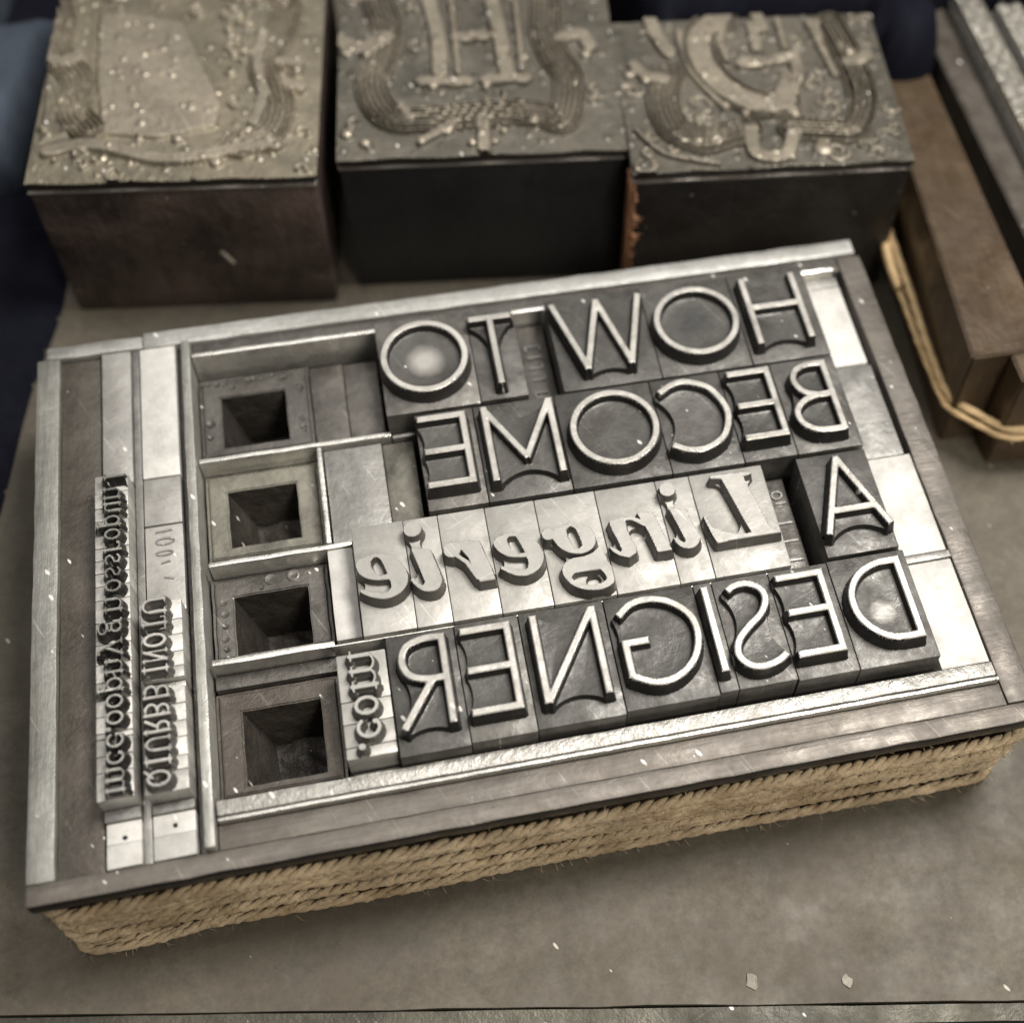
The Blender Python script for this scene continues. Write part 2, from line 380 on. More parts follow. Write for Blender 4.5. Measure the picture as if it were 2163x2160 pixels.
def capO(cx, cy, rx, ry): return lambda P: d_ring(P, (cx, cy), rx-W_/2, ry-W_/2, W_)

G1 = 'large light capitals reading HOW TO BECOME A DESIGNER in mirror image'
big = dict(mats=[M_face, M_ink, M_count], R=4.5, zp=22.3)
def E_(xs, xl, xm, xb, yt, ym, yb):      # mirrored E: spine at the right
    h = W_/2
    return fl([st((xs-h, yb), (xs-h, yt)), st((xl, yt-h), (xs, yt-h)), st((xm, ym), (xs, ym)), st((xb, yb+h), (xs, yb+h))])

# first line: HOW TO (mirrored, reads from the right)
sort((40.6, 49.1, 51.85, 63.2), capO(46.05, 55.85, 5.2, 5.35), (40.8, 50.4, 51.4, 61.3), 'letter O of the word TO, pale painted sheen in its dished middle', G1, M_should2, **dict(big, mats=[M_face, M_ink, M_ctPale]))
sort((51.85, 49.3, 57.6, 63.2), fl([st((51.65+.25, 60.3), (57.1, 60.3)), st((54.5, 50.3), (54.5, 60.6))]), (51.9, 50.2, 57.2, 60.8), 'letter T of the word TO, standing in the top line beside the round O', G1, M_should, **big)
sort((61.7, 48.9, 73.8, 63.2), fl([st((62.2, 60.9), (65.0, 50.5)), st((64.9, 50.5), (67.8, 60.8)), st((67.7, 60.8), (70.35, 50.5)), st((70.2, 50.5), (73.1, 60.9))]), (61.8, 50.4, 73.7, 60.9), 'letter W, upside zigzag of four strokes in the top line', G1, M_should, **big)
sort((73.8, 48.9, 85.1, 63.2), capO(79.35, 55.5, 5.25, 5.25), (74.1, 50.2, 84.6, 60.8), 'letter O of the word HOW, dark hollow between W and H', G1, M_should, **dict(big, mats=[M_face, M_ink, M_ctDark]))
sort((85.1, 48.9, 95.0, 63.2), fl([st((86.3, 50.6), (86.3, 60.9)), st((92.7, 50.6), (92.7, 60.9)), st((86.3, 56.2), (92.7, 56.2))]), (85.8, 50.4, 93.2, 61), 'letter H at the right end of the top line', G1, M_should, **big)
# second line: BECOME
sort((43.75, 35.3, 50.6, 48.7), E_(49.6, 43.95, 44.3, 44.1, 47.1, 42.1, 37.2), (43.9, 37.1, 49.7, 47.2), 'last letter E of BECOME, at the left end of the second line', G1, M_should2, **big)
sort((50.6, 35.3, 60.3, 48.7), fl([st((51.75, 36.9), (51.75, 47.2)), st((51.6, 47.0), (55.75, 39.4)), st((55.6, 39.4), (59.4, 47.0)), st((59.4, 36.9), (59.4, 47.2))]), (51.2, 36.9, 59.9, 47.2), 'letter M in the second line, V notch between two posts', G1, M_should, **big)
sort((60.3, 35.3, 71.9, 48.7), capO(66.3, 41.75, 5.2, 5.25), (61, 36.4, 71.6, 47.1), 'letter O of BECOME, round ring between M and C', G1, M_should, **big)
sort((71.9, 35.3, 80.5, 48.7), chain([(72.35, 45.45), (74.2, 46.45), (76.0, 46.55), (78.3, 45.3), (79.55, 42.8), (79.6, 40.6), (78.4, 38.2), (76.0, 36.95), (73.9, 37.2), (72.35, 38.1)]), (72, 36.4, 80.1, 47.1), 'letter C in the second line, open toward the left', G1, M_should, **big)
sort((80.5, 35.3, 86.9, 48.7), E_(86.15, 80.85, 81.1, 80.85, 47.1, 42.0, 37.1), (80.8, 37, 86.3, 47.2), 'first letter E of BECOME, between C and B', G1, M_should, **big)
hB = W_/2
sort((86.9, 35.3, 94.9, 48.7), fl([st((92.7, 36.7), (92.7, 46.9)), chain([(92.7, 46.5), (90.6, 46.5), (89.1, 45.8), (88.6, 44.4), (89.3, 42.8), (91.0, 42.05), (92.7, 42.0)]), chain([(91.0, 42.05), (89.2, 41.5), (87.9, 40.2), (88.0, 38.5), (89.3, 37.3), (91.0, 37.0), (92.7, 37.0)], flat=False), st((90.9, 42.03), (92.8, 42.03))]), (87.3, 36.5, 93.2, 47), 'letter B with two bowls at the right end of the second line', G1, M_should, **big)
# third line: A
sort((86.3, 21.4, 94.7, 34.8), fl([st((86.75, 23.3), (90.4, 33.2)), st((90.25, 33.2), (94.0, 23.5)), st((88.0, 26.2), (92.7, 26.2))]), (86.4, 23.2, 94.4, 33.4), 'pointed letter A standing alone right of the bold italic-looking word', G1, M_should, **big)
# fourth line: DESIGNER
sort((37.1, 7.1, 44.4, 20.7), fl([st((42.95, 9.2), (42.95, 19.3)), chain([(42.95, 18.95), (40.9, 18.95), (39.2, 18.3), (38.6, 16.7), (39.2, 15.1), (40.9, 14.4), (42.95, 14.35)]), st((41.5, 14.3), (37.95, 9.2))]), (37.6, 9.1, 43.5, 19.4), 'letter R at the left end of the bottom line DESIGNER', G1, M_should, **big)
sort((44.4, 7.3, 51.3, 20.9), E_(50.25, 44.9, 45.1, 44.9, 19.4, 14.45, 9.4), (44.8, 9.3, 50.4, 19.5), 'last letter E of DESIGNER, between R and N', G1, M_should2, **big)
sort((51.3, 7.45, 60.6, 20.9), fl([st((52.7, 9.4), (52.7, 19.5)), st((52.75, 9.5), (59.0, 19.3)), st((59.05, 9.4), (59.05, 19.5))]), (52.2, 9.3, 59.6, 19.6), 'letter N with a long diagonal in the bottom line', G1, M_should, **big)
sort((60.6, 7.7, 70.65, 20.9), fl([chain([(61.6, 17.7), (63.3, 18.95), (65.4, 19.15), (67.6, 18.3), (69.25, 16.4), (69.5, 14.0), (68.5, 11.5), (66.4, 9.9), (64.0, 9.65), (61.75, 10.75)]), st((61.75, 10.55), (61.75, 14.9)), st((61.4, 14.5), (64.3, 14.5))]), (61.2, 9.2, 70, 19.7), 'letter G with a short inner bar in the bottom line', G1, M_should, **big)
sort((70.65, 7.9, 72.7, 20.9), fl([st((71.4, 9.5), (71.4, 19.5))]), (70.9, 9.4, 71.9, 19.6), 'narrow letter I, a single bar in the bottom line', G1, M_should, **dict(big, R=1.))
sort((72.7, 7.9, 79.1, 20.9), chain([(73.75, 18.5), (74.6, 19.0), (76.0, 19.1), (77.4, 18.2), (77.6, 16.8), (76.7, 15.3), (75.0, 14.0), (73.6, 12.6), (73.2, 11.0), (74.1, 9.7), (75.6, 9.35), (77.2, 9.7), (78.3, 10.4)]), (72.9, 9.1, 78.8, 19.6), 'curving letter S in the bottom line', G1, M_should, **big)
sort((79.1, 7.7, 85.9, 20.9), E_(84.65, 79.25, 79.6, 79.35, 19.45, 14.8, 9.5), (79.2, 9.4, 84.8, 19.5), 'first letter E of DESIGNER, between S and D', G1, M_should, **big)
sort((85.9, 7.7, 94.9, 21.0), fl([st((93.0, 9.5), (93.0, 19.4)), chain([(93.0, 19.0), (90.6, 18.9), (88.4, 17.9), (87.0, 15.9), (86.9, 13.5), (87.9, 11.5), (89.6, 10.2), (91.2, 9.9), (93.0, 9.9)])]), (86.3, 9.3, 93.6, 19.6), 'letter D at the right end of the bottom line, pale spot inside', G1, M_should, **dict(big, mats=[M_face, M_ink, M_ctD]))

# the heavy word Lingerie (mirrored), outlines traced in the plane of its face
POLY = {'e1': [[(35.21, 29.08), (35.56, 29.61), (36.52, 29.92), (37.46, 30.0), (38.45, 29.76), (39.47, 29.08), (40.18, 27.96), (40.4, 26.93), (40.28, 26.0), (39.67, 25.15), (38.77, 24.64), (37.68, 24.52), (36.64, 24.85), (35.86, 25.3), (35.3, 25.8), (35.35, 26.0), (35.95, 25.72), (36.7, 25.38), (37.67, 25.14), (38.35, 25.3), (38.67, 25.91), (38.53, 26.81), (37.94, 26.82), (37.04, 26.94), (36.08, 27.36), (35.4, 28.07)], [(36.7, 29.2), (37.09, 29.72), (37.52, 29.74), (37.89, 29.27), (38.2, 28.33), (38.42, 27.31), (37.57, 27.23), (37.04, 27.76), (36.71, 28.51)]],
'i1': [[(41.29, 30.03), (43.19, 29.58), (43.45, 28.34), (43.82, 26.7), (43.91, 25.51), (43.47, 24.73), (42.77, 24.52), (41.88, 24.74), (41.21, 25.44), (40.77, 26.2), (40.99, 26.35), (41.41, 25.69), (41.94, 25.21), (42.2, 25.64), (42.04, 26.64), (41.72, 28.07), (41.39, 29.51)]],
'r': [[(47.01, 29.87), (48.61, 29.63), (48.89, 28.12), (49.27, 26.67), (49.56, 24.75), (47.99, 24.75), (47.73, 25.58), (47.52, 26.4), (47.17, 28.05), (46.75, 29.24), (46.2, 29.35), (46.06, 29.85), (46.56, 29.8)]],
'e2': [[(50.17, 29.09), (50.7, 29.7), (51.6, 29.94), (52.8, 29.82), (53.85, 29.32), (54.74, 28.45), (55.12, 27.18), (55.12, 26.18), (54.61, 25.29), (53.83, 24.75), (53.03, 24.55), (52.11, 24.68), (51.33, 25.11), (50.45, 25.85), (50.5, 26.05), (51.16, 25.7), (52.01, 25.25), (52.75, 25.1), (53.33, 25.33), (53.55, 26.08), (53.41, 26.8), (52.49, 26.92), (51.5, 27.2), (50.67, 27.9), (50.26, 28.58)], [(51.59, 29.33), (51.91, 29.68), (52.67, 29.59), (53.02, 28.57), (53.4, 27.2), (52.46, 27.27), (51.94, 27.77), (51.65, 28.62)]],
'g': [[(56.82, 29.38), (57.41, 29.68), (58.7, 30.0), (59.8, 29.8), (60.74, 29.17), (61.13, 28.08), (61.02, 27.09), (60.36, 26.4), (59.36, 26.14), (58.27, 26.39), (57.36, 27.06), (56.83, 27.96), (56.68, 28.6)], [(58.22, 29.33), (58.74, 29.79), (59.27, 29.34), (59.53, 28.37), (59.7, 27.03), (59.19, 26.62), (58.7, 26.81), (58.36, 27.78), (58.17, 28.62)], [(56.96, 24.46), (57.35, 25.17), (58.31, 25.6), (59.63, 25.65), (60.55, 25.9), (61.2, 26.35), (61.75, 25.72), (61.86, 24.73), (62.15, 23.96), (62.2, 23.03), (62.1, 22.1), (61.37, 21.6), (60.22, 21.45), (58.83, 21.75), (57.7, 22.47), (57.05, 23.56)], [(57.83, 23.61), (58.4, 23.9), (61.0, 23.87), (61.4, 23.2), (61.5, 22.5), (60.95, 22.1), (59.97, 21.98), (58.74, 22.2), (58.0, 22.75), (57.68, 23.25)]],
'n': [[(66.44, 29.98), (68.08, 29.74), (68.4, 28.26), (68.72, 26.59), (69.12, 24.8), (67.62, 24.81), (67.43, 26.04), (67.1, 27.69), (66.77, 28.83)], [(63.18, 29.49), (64.86, 29.72), (65.76, 29.56), (66.9, 28.8), (66.8, 28.3), (65.69, 29.23), (64.85, 29.39), (64.87, 27.57), (65.29, 25.77), (65.21, 25.13), (64.37, 24.69), (63.43, 25.13), (62.8, 25.76), (62.5, 26.35), (62.93, 26.01), (63.59, 25.36), (63.8, 25.78), (63.54, 27.29), (63.25, 28.41)]],
'i2': [[(70.05, 29.86), (71.86, 29.53), (72.05, 27.86), (72.47, 26.17), (72.36, 25.26), (71.51, 24.62), (70.51, 24.8), (69.9, 25.5), (69.75, 26.1), (70.05, 25.92), (70.68, 25.3), (70.94, 25.65), (70.58, 27.59), (70.24, 29.14)]],
'L': [[(75.62, 33.21), (76.82, 33.2), (78.84, 33.09), (80.16, 33.02), (80.22, 32.79), (79.21, 32.62), (79.43, 31.18), (79.9, 28.87), (80.25, 26.62), (80.61, 25.34), (81.52, 24.77), (78.1, 24.79), (74.34, 24.76), (74.08, 25.6), (73.6, 28.14), (73.78, 28.24), (74.15, 26.8), (75.43, 25.82), (77.05, 25.26), (78.44, 25.2), (77.98, 27.04), (77.46, 29.6), (76.95, 32.05), (76.77, 32.79), (75.57, 33.01)]]}
def pf(polys, dots=()):
    """xor the outlines (counter inside outer) and add round dots"""
    sp = [smooth_poly(p) for p in polys]
    def f(P):
        outs = []
        k = 0
        while k < len(sp):
            d = d_poly(P, sp[k])
            if k+1 < len(sp):
                hole = d_poly(P, sp[k+1])
                c = np.mean(sp[k+1], 0)
                if d_poly(c[None], sp[k])[0] < 0: d = np.maximum(d, -hole); k += 1
            outs.append(d); k += 1
        for (c, r) in dots: outs.append(np.linalg.norm(P-np.array(c), axis=-1)-r)
        return U(*outs)
    return f
G2 = 'heavy serif letters spelling Lingerie in mirror image'
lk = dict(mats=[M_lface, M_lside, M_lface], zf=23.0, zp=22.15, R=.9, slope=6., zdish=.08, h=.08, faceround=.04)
LY0, LY1 = 21.2, 34.75
def ls(x0, x1, key, label, dots=(), extra=None, **kw):
    f0 = pf(POLY[key], dots); fn = (lambda P: f0(P)-.1) if extra is None else (lambda P: U(f0(P), extra(P))-.1)
    sort((x0, LY0, x1, LY1), fn, (x0-.2, 21.3, x1+.2, 33.6), label, G2, M_lbody, **dict(lk, **kw))
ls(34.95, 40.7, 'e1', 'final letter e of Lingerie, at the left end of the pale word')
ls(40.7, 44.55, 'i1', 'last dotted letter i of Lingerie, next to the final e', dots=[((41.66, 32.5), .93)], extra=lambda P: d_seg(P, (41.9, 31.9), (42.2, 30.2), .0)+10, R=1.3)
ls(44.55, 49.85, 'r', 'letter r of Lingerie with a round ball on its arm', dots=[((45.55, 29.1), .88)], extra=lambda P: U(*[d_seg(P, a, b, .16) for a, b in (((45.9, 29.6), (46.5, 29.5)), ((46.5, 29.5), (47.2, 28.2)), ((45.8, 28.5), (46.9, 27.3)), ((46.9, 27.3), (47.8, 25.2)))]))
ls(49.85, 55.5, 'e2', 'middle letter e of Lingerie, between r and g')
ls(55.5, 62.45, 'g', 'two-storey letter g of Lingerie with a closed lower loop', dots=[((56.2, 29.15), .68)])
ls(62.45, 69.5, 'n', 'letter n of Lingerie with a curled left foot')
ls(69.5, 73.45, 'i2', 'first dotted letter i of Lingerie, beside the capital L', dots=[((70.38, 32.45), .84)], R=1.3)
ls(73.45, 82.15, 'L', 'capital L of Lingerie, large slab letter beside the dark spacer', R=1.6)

# little sorts set on end: glyph strokes in (u right, v up), unit x-height 1
def seg(pts, w=.17): return [(pts[i], pts[i+1], w) for i in range(len(pts)-1)]
def arc(cx, cy, rx, ry, a0, a1, w=.15, n=12):
    p = [(cx+rx*math.cos(math.radians(a0+(a1-a0)*i/n)), cy+ry*math.sin(math.radians(a0+(a1-a0)*i/n))) for i in range(n+1)]
    return seg(p, w)
GL = {
 'm': (1.65, seg([(.2, 0), (.2, 1)], .22)+seg([(.82, 0), (.82, .75)], .22)+seg([(1.44, 0), (1.44, .75)], .22)+arc(.51, .7, .31, .27, 0, 160, .12)+arc(1.13, .7, .31, .27, 0, 180, .12)+seg([(.02, .03), (.4, .03)], .1)+seg([(.64, .03), (1.0, .03)], .1)+seg([(1.26, .03), (1.63, .03)], .1)+seg([(.02, .96), (.2, .96)], .1)),
 'n': (1.1, seg([(.2, 0), (.2, 1)], .22)+seg([(.86, 0), (.86, .7)], .22)+arc(.53, .68, .33, .29, 0, 170, .12)+seg([(.02, .03), (.4, .03)], .1)+seg([(.68, .03), (1.06, .03)], .1)+seg([(.02, .96), (.2, .96)], .1)),
 'u': (1.1, seg([(.22, 1), (.22, .3)], .22)+seg([(.86, 1), (.86, 0)], .22)+arc(.54, .32, .32, .28, 180, 360, .12)+seg([(.02, .97), (.22, .97)], .1)+seg([(.66, .97), (.86, .97)], .1)+seg([(.86, .03), (1.06, .03)], .1)),
 'o': (1.0, arc(.5, .5, .38, .46, 0, 360, .18)),
 'c': (.95, arc(.5, .5, .38, .46, 50, 320, .18)+seg([(.72, .78), (.72, .79)], .24)),
 'e': (.95, arc(.5, .5, .38, .46, 10, 325, .17)+seg([(.14, .52), (.86, .56)], .1)),
 's': (.8, [(a, b, .16) for a, b in zip([(.66, .82), (.45, .96), (.2, .85), (.22, .62), (.5, .5), (.66, .32), (.58, .1), (.34, .03)], [(.45, .96), (.2, .85), (.22, .62), (.5, .5), (.66, .32), (.58, .1), (.34, .03), (.12, .15)])]),
 'i': (.5, seg([(.25, 0), (.25, 1)], .22)+seg([(.25, 1.42), (.25, 1.43)], .26)+seg([(.05, .03), (.45, .03)], .1)+seg([(.05, .97), (.25, .97)], .1)),
 'l': (.5, seg([(.25, 0), (.25, 1.5)], .22)+seg([(.05, .03), (.45, .03)], .1)+seg([(.05, 1.46), (.25, 1.46)], .1)),
 'p': (1.1, seg([(.2, -.45), (.2, 1)], .22)+arc(.55, .5, .35, .44, -150, 150, .17)+seg([(.02, -.45), (.4, -.45)], .1)+seg([(.02, .97), (.2, .97)], .1)),
 'y': (1.1, seg([(.12, 1), (.55, .05)], .22)+seg([(.95, 1), (.38, -.42)], .12)+seg([(.22, -.42), (.3, -.43)], .22)+seg([(0, .97), (.35, .97)], .1)+seg([(.75, .97), (1.1, .97)], .1)),
 'g': (1.05, arc(.48, .65, .3, .3, 0, 360, .16)+arc(.48, -.18, .38, .26, 0, 360, .13)+seg([(.74, .88), (.95, .98)], .16)+seg([(.3, .38), (.25, .2), (.75, .1)], .12)),
 'r': (.85, seg([(.2, 0), (.2, 1)], .22)+arc(.55, .62, .33, .32, 60, 170, .12)+seg([(.72, .84), (.72, .85)], .24)+seg([(.02, .03), (.42, .03)], .1)),
 '.': (.4, seg([(.2, .12), (.2, .13)], .32)),
 # capitals, height 1
 'Q': (.95, arc(.46, .5, .34, .44, 0, 360, .13)+seg([(.5, .25), (.85, -.05)], .12)),
 'I': (.5, seg([(.24, 0), (.24, 1)], .16)+seg([(.08, .03), (.4, .03)], .08)+seg([(.08, .97), (.4, .97)], .08)),
 'U': (.85, seg([(.16, 1), (.16, .35)], .15)+seg([(.7, 1), (.7, .35)], .1)+arc(.43, .35, .27, .3, 180, 360, .11)+seg([(.02, .97), (.3, .97)], .07)+seg([(.58, .97), (.82, .97)], .07)),
 'R': (.85, seg([(.16, 0), (.16, 1)], .15)+arc(.4, .74, .27, .23, -90, 90, .13)+seg([(.16, .97), (.4, .97)], .08)+seg([(.16, .51), (.4, .51)], .08)+seg([(.42, .5), (.78, .03)], .15)+seg([(.02, .03), (.3, .03)], .07)),
 'B': (.8, seg([(.16, 0), (.16, 1)], .15)+arc(.38, .75, .24, .22, -90, 90, .12)+arc(.38, .27, .29, .24, -90, 90, .13)+seg([(.16, .97), (.38, .97)], .08)+seg([(.16, .52), (.38, .52)], .08)+seg([(.16, .03), (.38, .03)], .08)),
 'N': (.9, seg([(.16, 0), (.16, 1)], .09)+seg([(.16, .97), (.74, .05)], .15)+seg([(.74, 0), (.74, 1)], .09)+seg([(.04, .03), (.28, .03)], .07)+seg([(.62, .97), (.88, .97)], .07)),
 'O': (.95, arc(.46, .5, .34, .44, 0, 360, .14)),
 'T': (.85, seg([(.42, 0), (.42, 1)], .15)+seg([(.06, .96), (.78, .96)], .09)+seg([(.06, .96), (.06, .78)], .07)+seg([(.78, .96), (.78, .78)], .07)+seg([(.26, .03), (.58, .03)], .07)),
}
def small(ch, x_base, size, y_lo, y_hi, body_x, label, group, gm=None, mats=None, **kw):
    wid, segs = GL[ch]
    cy = (y_lo+y_hi)/2; s = min(size, (y_hi-y_lo-.12)/wid) if ch != '.' else size
    sy = min((y_hi-y_lo-.1)/wid, size*1.15)
    def fn(P):
        return U(*[d_seg(P, (x_base+a[1]*size, cy+(a[0]-wid/2)*sy), (x_base+b[1]*size, cy+(b[0]-wid/2)*sy), w*size/2) for a, b, w in segs])
    bx0, bx1 = body_x
    o = sort((bx0, y_lo, bx1, y_hi), fn, (bx0, y_lo, bx1, y_hi), label, group, gm or M_lbody, mats=mats or [M_lface, M_lside, M_lside], zf=22.4, zp=21.85, R=.4, h=.06, slope=4.5, sz=21.0, zdish=.1, faceround=.04, **kw)
    return o

# .com standing on end left of the R
G3 = 'small sorts of the dotcom ending, set on end'
for ch, a, b, lab in (('.', 8.0, 9.25, 'full stop of the little .com, bottom of its stack'), ('c', 9.25, 11.8, 'small letter c of .com, above the full stop'),
                      ('o', 11.8, 14.25, 'small letter o of .com, between c and m'), ('m', 14.25, 19.7, 'small wide letter m of .com, topmost of its stack')):
    small(ch, 33.3, 2.35 if ch != 'm' else 2.45, a, b, (31.8, 37.0), lab, G3)

# first small column: x 7.3-11.1 ; second column x 11.9-16.4
words = 'the long column of small lowercase type at the left'
c1 = [('m', 8.3, 11.25), ('c', 11.25, 13.0), ('e', 13.0, 14.85), ('.', 14.85, 15.5), ('o', 15.5, 17.3), ('o', 17.3, 19.15), ('p', 19.15, 21.15), ('n', 21.15, 23.2), ('y', 23.2, 25.5), ('g', 25.5, 28.1),
      ('n', 28.1, 30.8), ('o', 30.8, 32.55), ('s', 32.55, 34.15), ('s', 34.15, 35.75), ('r', 35.75, 37.3), ('o', 37.3, 38.95), ('p', 38.95, 40.8), ('u', 40.8, 42.5), ('n', 42.5, 44.5), ('l', 44.5, 46.9)]
M_cface = mat('oily_small_type_face', (.36, .355, .325), .34, .75, .2, 120, .2, speck=.08, grain=.3)
M_cbody = mat('bright_small_type_body', (.62, .605, .57), .45, .5, .15, 120, .25, speck=.05, dirt=.25, dirtcol=(.3, .29, .27), grain=.3)
ordn = ['lowest', 'second', 'third', 'fourth', 'fifth', 'sixth', 'seventh', 'eighth', 'ninth', 'tenth', 'eleventh', 'twelfth', 'thirteenth', 'fourteenth', 'fifteenth', 'sixteenth', 'seventeenth', 'eighteenth', 'nineteenth', 'topmost']
for k, (ch, a, b) in enumerate(c1):
    nm = 'full stop' if ch == '.' else 'letter '+ch
    small(ch, 8.75, 1.65, a, b, (7.35, 11.05), f'small {nm}, {ordn[k]} counted from the foot of the lowercase column', 'small lowercase sorts set on end in the left column',
          gm=M_cbody, mats=[M_cface, M_ink, M_count])
c2 = [('Q', 8.1, 10.25), ('I', 10.25, 11.75), ('U', 11.75, 13.75), ('R', 13.75, 15.5), ('B', 15.5, 17.45), ('B', 17.45, 19.5), ('I', 20.4, 21.7), ('N', 21.7, 23.4), ('O', 23.4, 25.4), ('T', 25.4, 27.2), ('U', 27.2, 29.6)]
for k, (ch, a, b) in enumerate(c2):
    small(ch, 12.5, 2.4, a, b, (12.0, 16.35), f'small capital {ch}, {ordn[k] if k < 10 else "topmost"} counted from the foot of the capitals column', 'small capital sorts set on end in the second column',
          gm=M_cbody, mats=[M_white2, M_lside, M_grey])

# ------------------------------------------------------------------ frame and furniture of the tied page
def rail(web, x0, y0, x1, y1, m, label, cat, group, z1=H, **k):
    o = bar('frame_rail', x0, y0, x1, y1, m, label, cat, group, z1=z1, z0=16.2, **k)
    cx, cy = (x0+x1)/2, (y0+y1)/2
    bm_obj('web', slab_bm(web[0]-cx, web[1]-cy, web[2]-cx, web[3]-cy, 0, 16.15, .05, 0), M_bevel, o)
    return o
FG = 'frame rails around the tied page of type'
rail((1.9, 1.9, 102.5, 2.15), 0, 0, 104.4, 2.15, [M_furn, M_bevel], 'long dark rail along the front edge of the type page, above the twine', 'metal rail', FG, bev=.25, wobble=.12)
rail((2.0, 2.2, 2.7, 66.9), 0, 2.15, 2.7, 66.9, M_rail, 'pale scratched rail along the left edge of the type page', 'metal rail', FG, bev=.3, wobble=.15)
rail((12.6, 66.5, 102.5, 67.0), 12.6, 66.45, 103.9, 68.8, M_railx, 'long pale rail along the back edge, in front of the engraved blocks', 'metal rail', FG, bev=.2, wobble=.12, z1=18.7)
rail((2.0, 66.9, 12.6, 67.1), 1.0, 66.9, 12.6, 68.9, M_railx, 'short pale rail closing the back left corner', 'metal rail', FG, bev=.4, wobble=.1, z1=18.2)
rail((101.25, 2.2, 102.4, 66.2), 101.25, 2.2, 104.4, 66.2, M_furn, 'dark rail along the right edge of the type page', 'metal rail', FG, bev=.25, wobble=.12)
FU = 'flat furniture strips between the lines of type'
bar('furniture_strip', 2.75, 2.2, 8.1-.8, 66.6, M_brown, 'wide dark tarnished strip beside the left rail', 'metal furniture', FU, z1=17.6, bev=.2, wobble=.15)
bar('lead_strip', 11.1, 2.25, 12.0, 66.8, M_grey, 'thin grey lead standing between the two small type columns', 'lead strip', FU, z1=17.9, bev=.12)
bar('lead_strip', 16.42, 2.25, 17.15, 66.3, M_dgrey, 'dark thin lead right of the small capitals column', 'lead strip', FU, z1=17.4)
bar('lead_strip', 17.15, 2.25, 18.3, 66.3, M_rail, 'tall pale bar dividing the small columns from the square wells', 'lead strip', FU, z1=19.4, bev=.3, wobble=.12)
bar('furniture_strip', 18.4, 2.2, 101.2, 4.75, M_furn, 'dark strip behind the front rail with fine wear lines', 'metal furniture', FU, z1=18.2, bev=.12, wobble=.06)
bar('brass_rule', 18.5, 4.8, 101.1, 5.3, M_rule, 'hair-thin bright rule near the front edge', 'metal rule', FU, z1=19.1, bev=.15, wobble=.06)
bar('lead_strip', 18.5, 5.42, 100.9, 7.0, M_scuff, 'scuffed pale strip just under the bottom line of capitals', 'lead strip', FU, z1=19.1, bev=.1, wobble=.08)
bar('furniture_strip', 18.35, 64.1, 101.2, 66.35, M_dgrey, 'dark strip in front of the back rail, above the top line', 'metal furniture', FU, z1=18.2, bev=.12)
bar('brass_rule', 18.35, 63.25, 100.0, 64.0, M_rule, 'bright rule running behind the top line of capitals', 'metal rule', FU, z1=19.6, bev=.3, wobble=.05)
bar('lead_strip', 18.5, 48.25, 40.8, 48.85, M_rule, 'thin bright lead between the first and second square wells', 'lead strip', FU, z1=18.6, bev=.12, wobble=.12)
bar('lead_strip', 40.9, 47.95, 43.6, 48.45, M_grey, 'short stub of lead touching the last E of BECOME', 'lead strip', FU, z1=18.5, bev=.12)
bar('lead_strip', 18.9, 34.3, 34.75, 34.9, M_rule, 'thin bright lead between the second and third square wells', 'lead strip', FU, z1=18.5, bev=.12, wobble=.1)
bar('lead_strip', 18.7, 22.0, 31.7, 22.75, M_rule, 'thin bright lead between the third and fourth square wells', 'lead strip', FU, z1=18.8, bev=.14, wobble=.1)
bar('lead_strip', 31.75, 20.95, 85.7, 21.2, M_rule, 'long thin lead under the heavy pale word', 'lead strip', FU, z1=20.75, bev=.08, wobble=.03)
bar('lead_strip', 31.95, 34.95, 32.55, 48.1, M_rule, 'upright thin lead right of the second square well', 'lead strip', FU, z1=18.7, bev=.12)
bar('lead_strip', 95.5, 20.45, 101.2, 21.4, M_grey, 'short grey lead between the two lower white quads at right', 'lead strip', FU, z1=18.6, bev=.12)
bar('lead_strip', 95.2, 61.7, 100.3, 63.2, M_grey, 'short grey lead at the right end behind the letter H', 'lead strip', FU, z1=18.2, bev=.12)

QG = 'blank quads filling the gaps in the page'
def quad(x0, y0, x1, y1, m, label, z=H, **k):
    return bar('blank_quad', x0, y0, x1, y1, m, label, 'type spacer', QG, z1=z, **k)
quad(31.9, 48.95, 36.0, 61.9, M_dgrey, 'dark blank quad right of the first square well', 16.0)
quad(36.05, 48.95, 40.2, 61.8, M_dgrey, 'dark blank quad left of the round O of TO', 15.9)
quad(32.7, 35.0, 39.5, 47.8, M_grey, 'large grey blank quad left of the second line', 18.0)
quad(39.55, 36.0, 43.2, 47.7, M_olive, 'narrow olive-grey quad beside the last E of BECOME', 17.8)
quad(31.9, 22.8, 34.7, 34.2, M_white, 'white upright quad left of the heavy word', 18.3)
quad(32.1, 7.1, 37.0, 7.95, M_grey, 'low grey sliver beneath the dotcom stack', 17.4)
quad(95.5, 48.8, 100.2, 61.4, M_white, 'white quad at the right end of the top line')
quad(95.5, 35.05, 100.5, 48.75, M_grey, 'cloudy grey quad at the right end of the second line', 18.2)
quad(95.55, 21.5, 101.0, 34.9, M_white, 'white quad right of the lone letter A')
quad(95.55, 7.3, 101.05, 20.4, M_white, 'white quad at the right end of the bottom line')
quad(57.7, 49.0, 61.5, 62.9, M_dgrey, 'dark recessed spacer between the T and the W', 17.0)
quad(82.25, 21.3, 85.2, 34.7, M_dgrey, 'dark spacer between the capital L and the letter A', 17.6)
quad(40.9, 48.9, 43.5, 49.05, M_dgrey, 'sliver of lead below the round O of TO', 17.0) if False else None
quad(18.6, 20.2, 31.6, 21.9, M_dgrey, 'low dark quad above the fourth square well', 16.4)
quad(7.6, 47.3, 11.0, 66.6, M_white2, 'long white quad at the head of the lowercase column', 18.3)
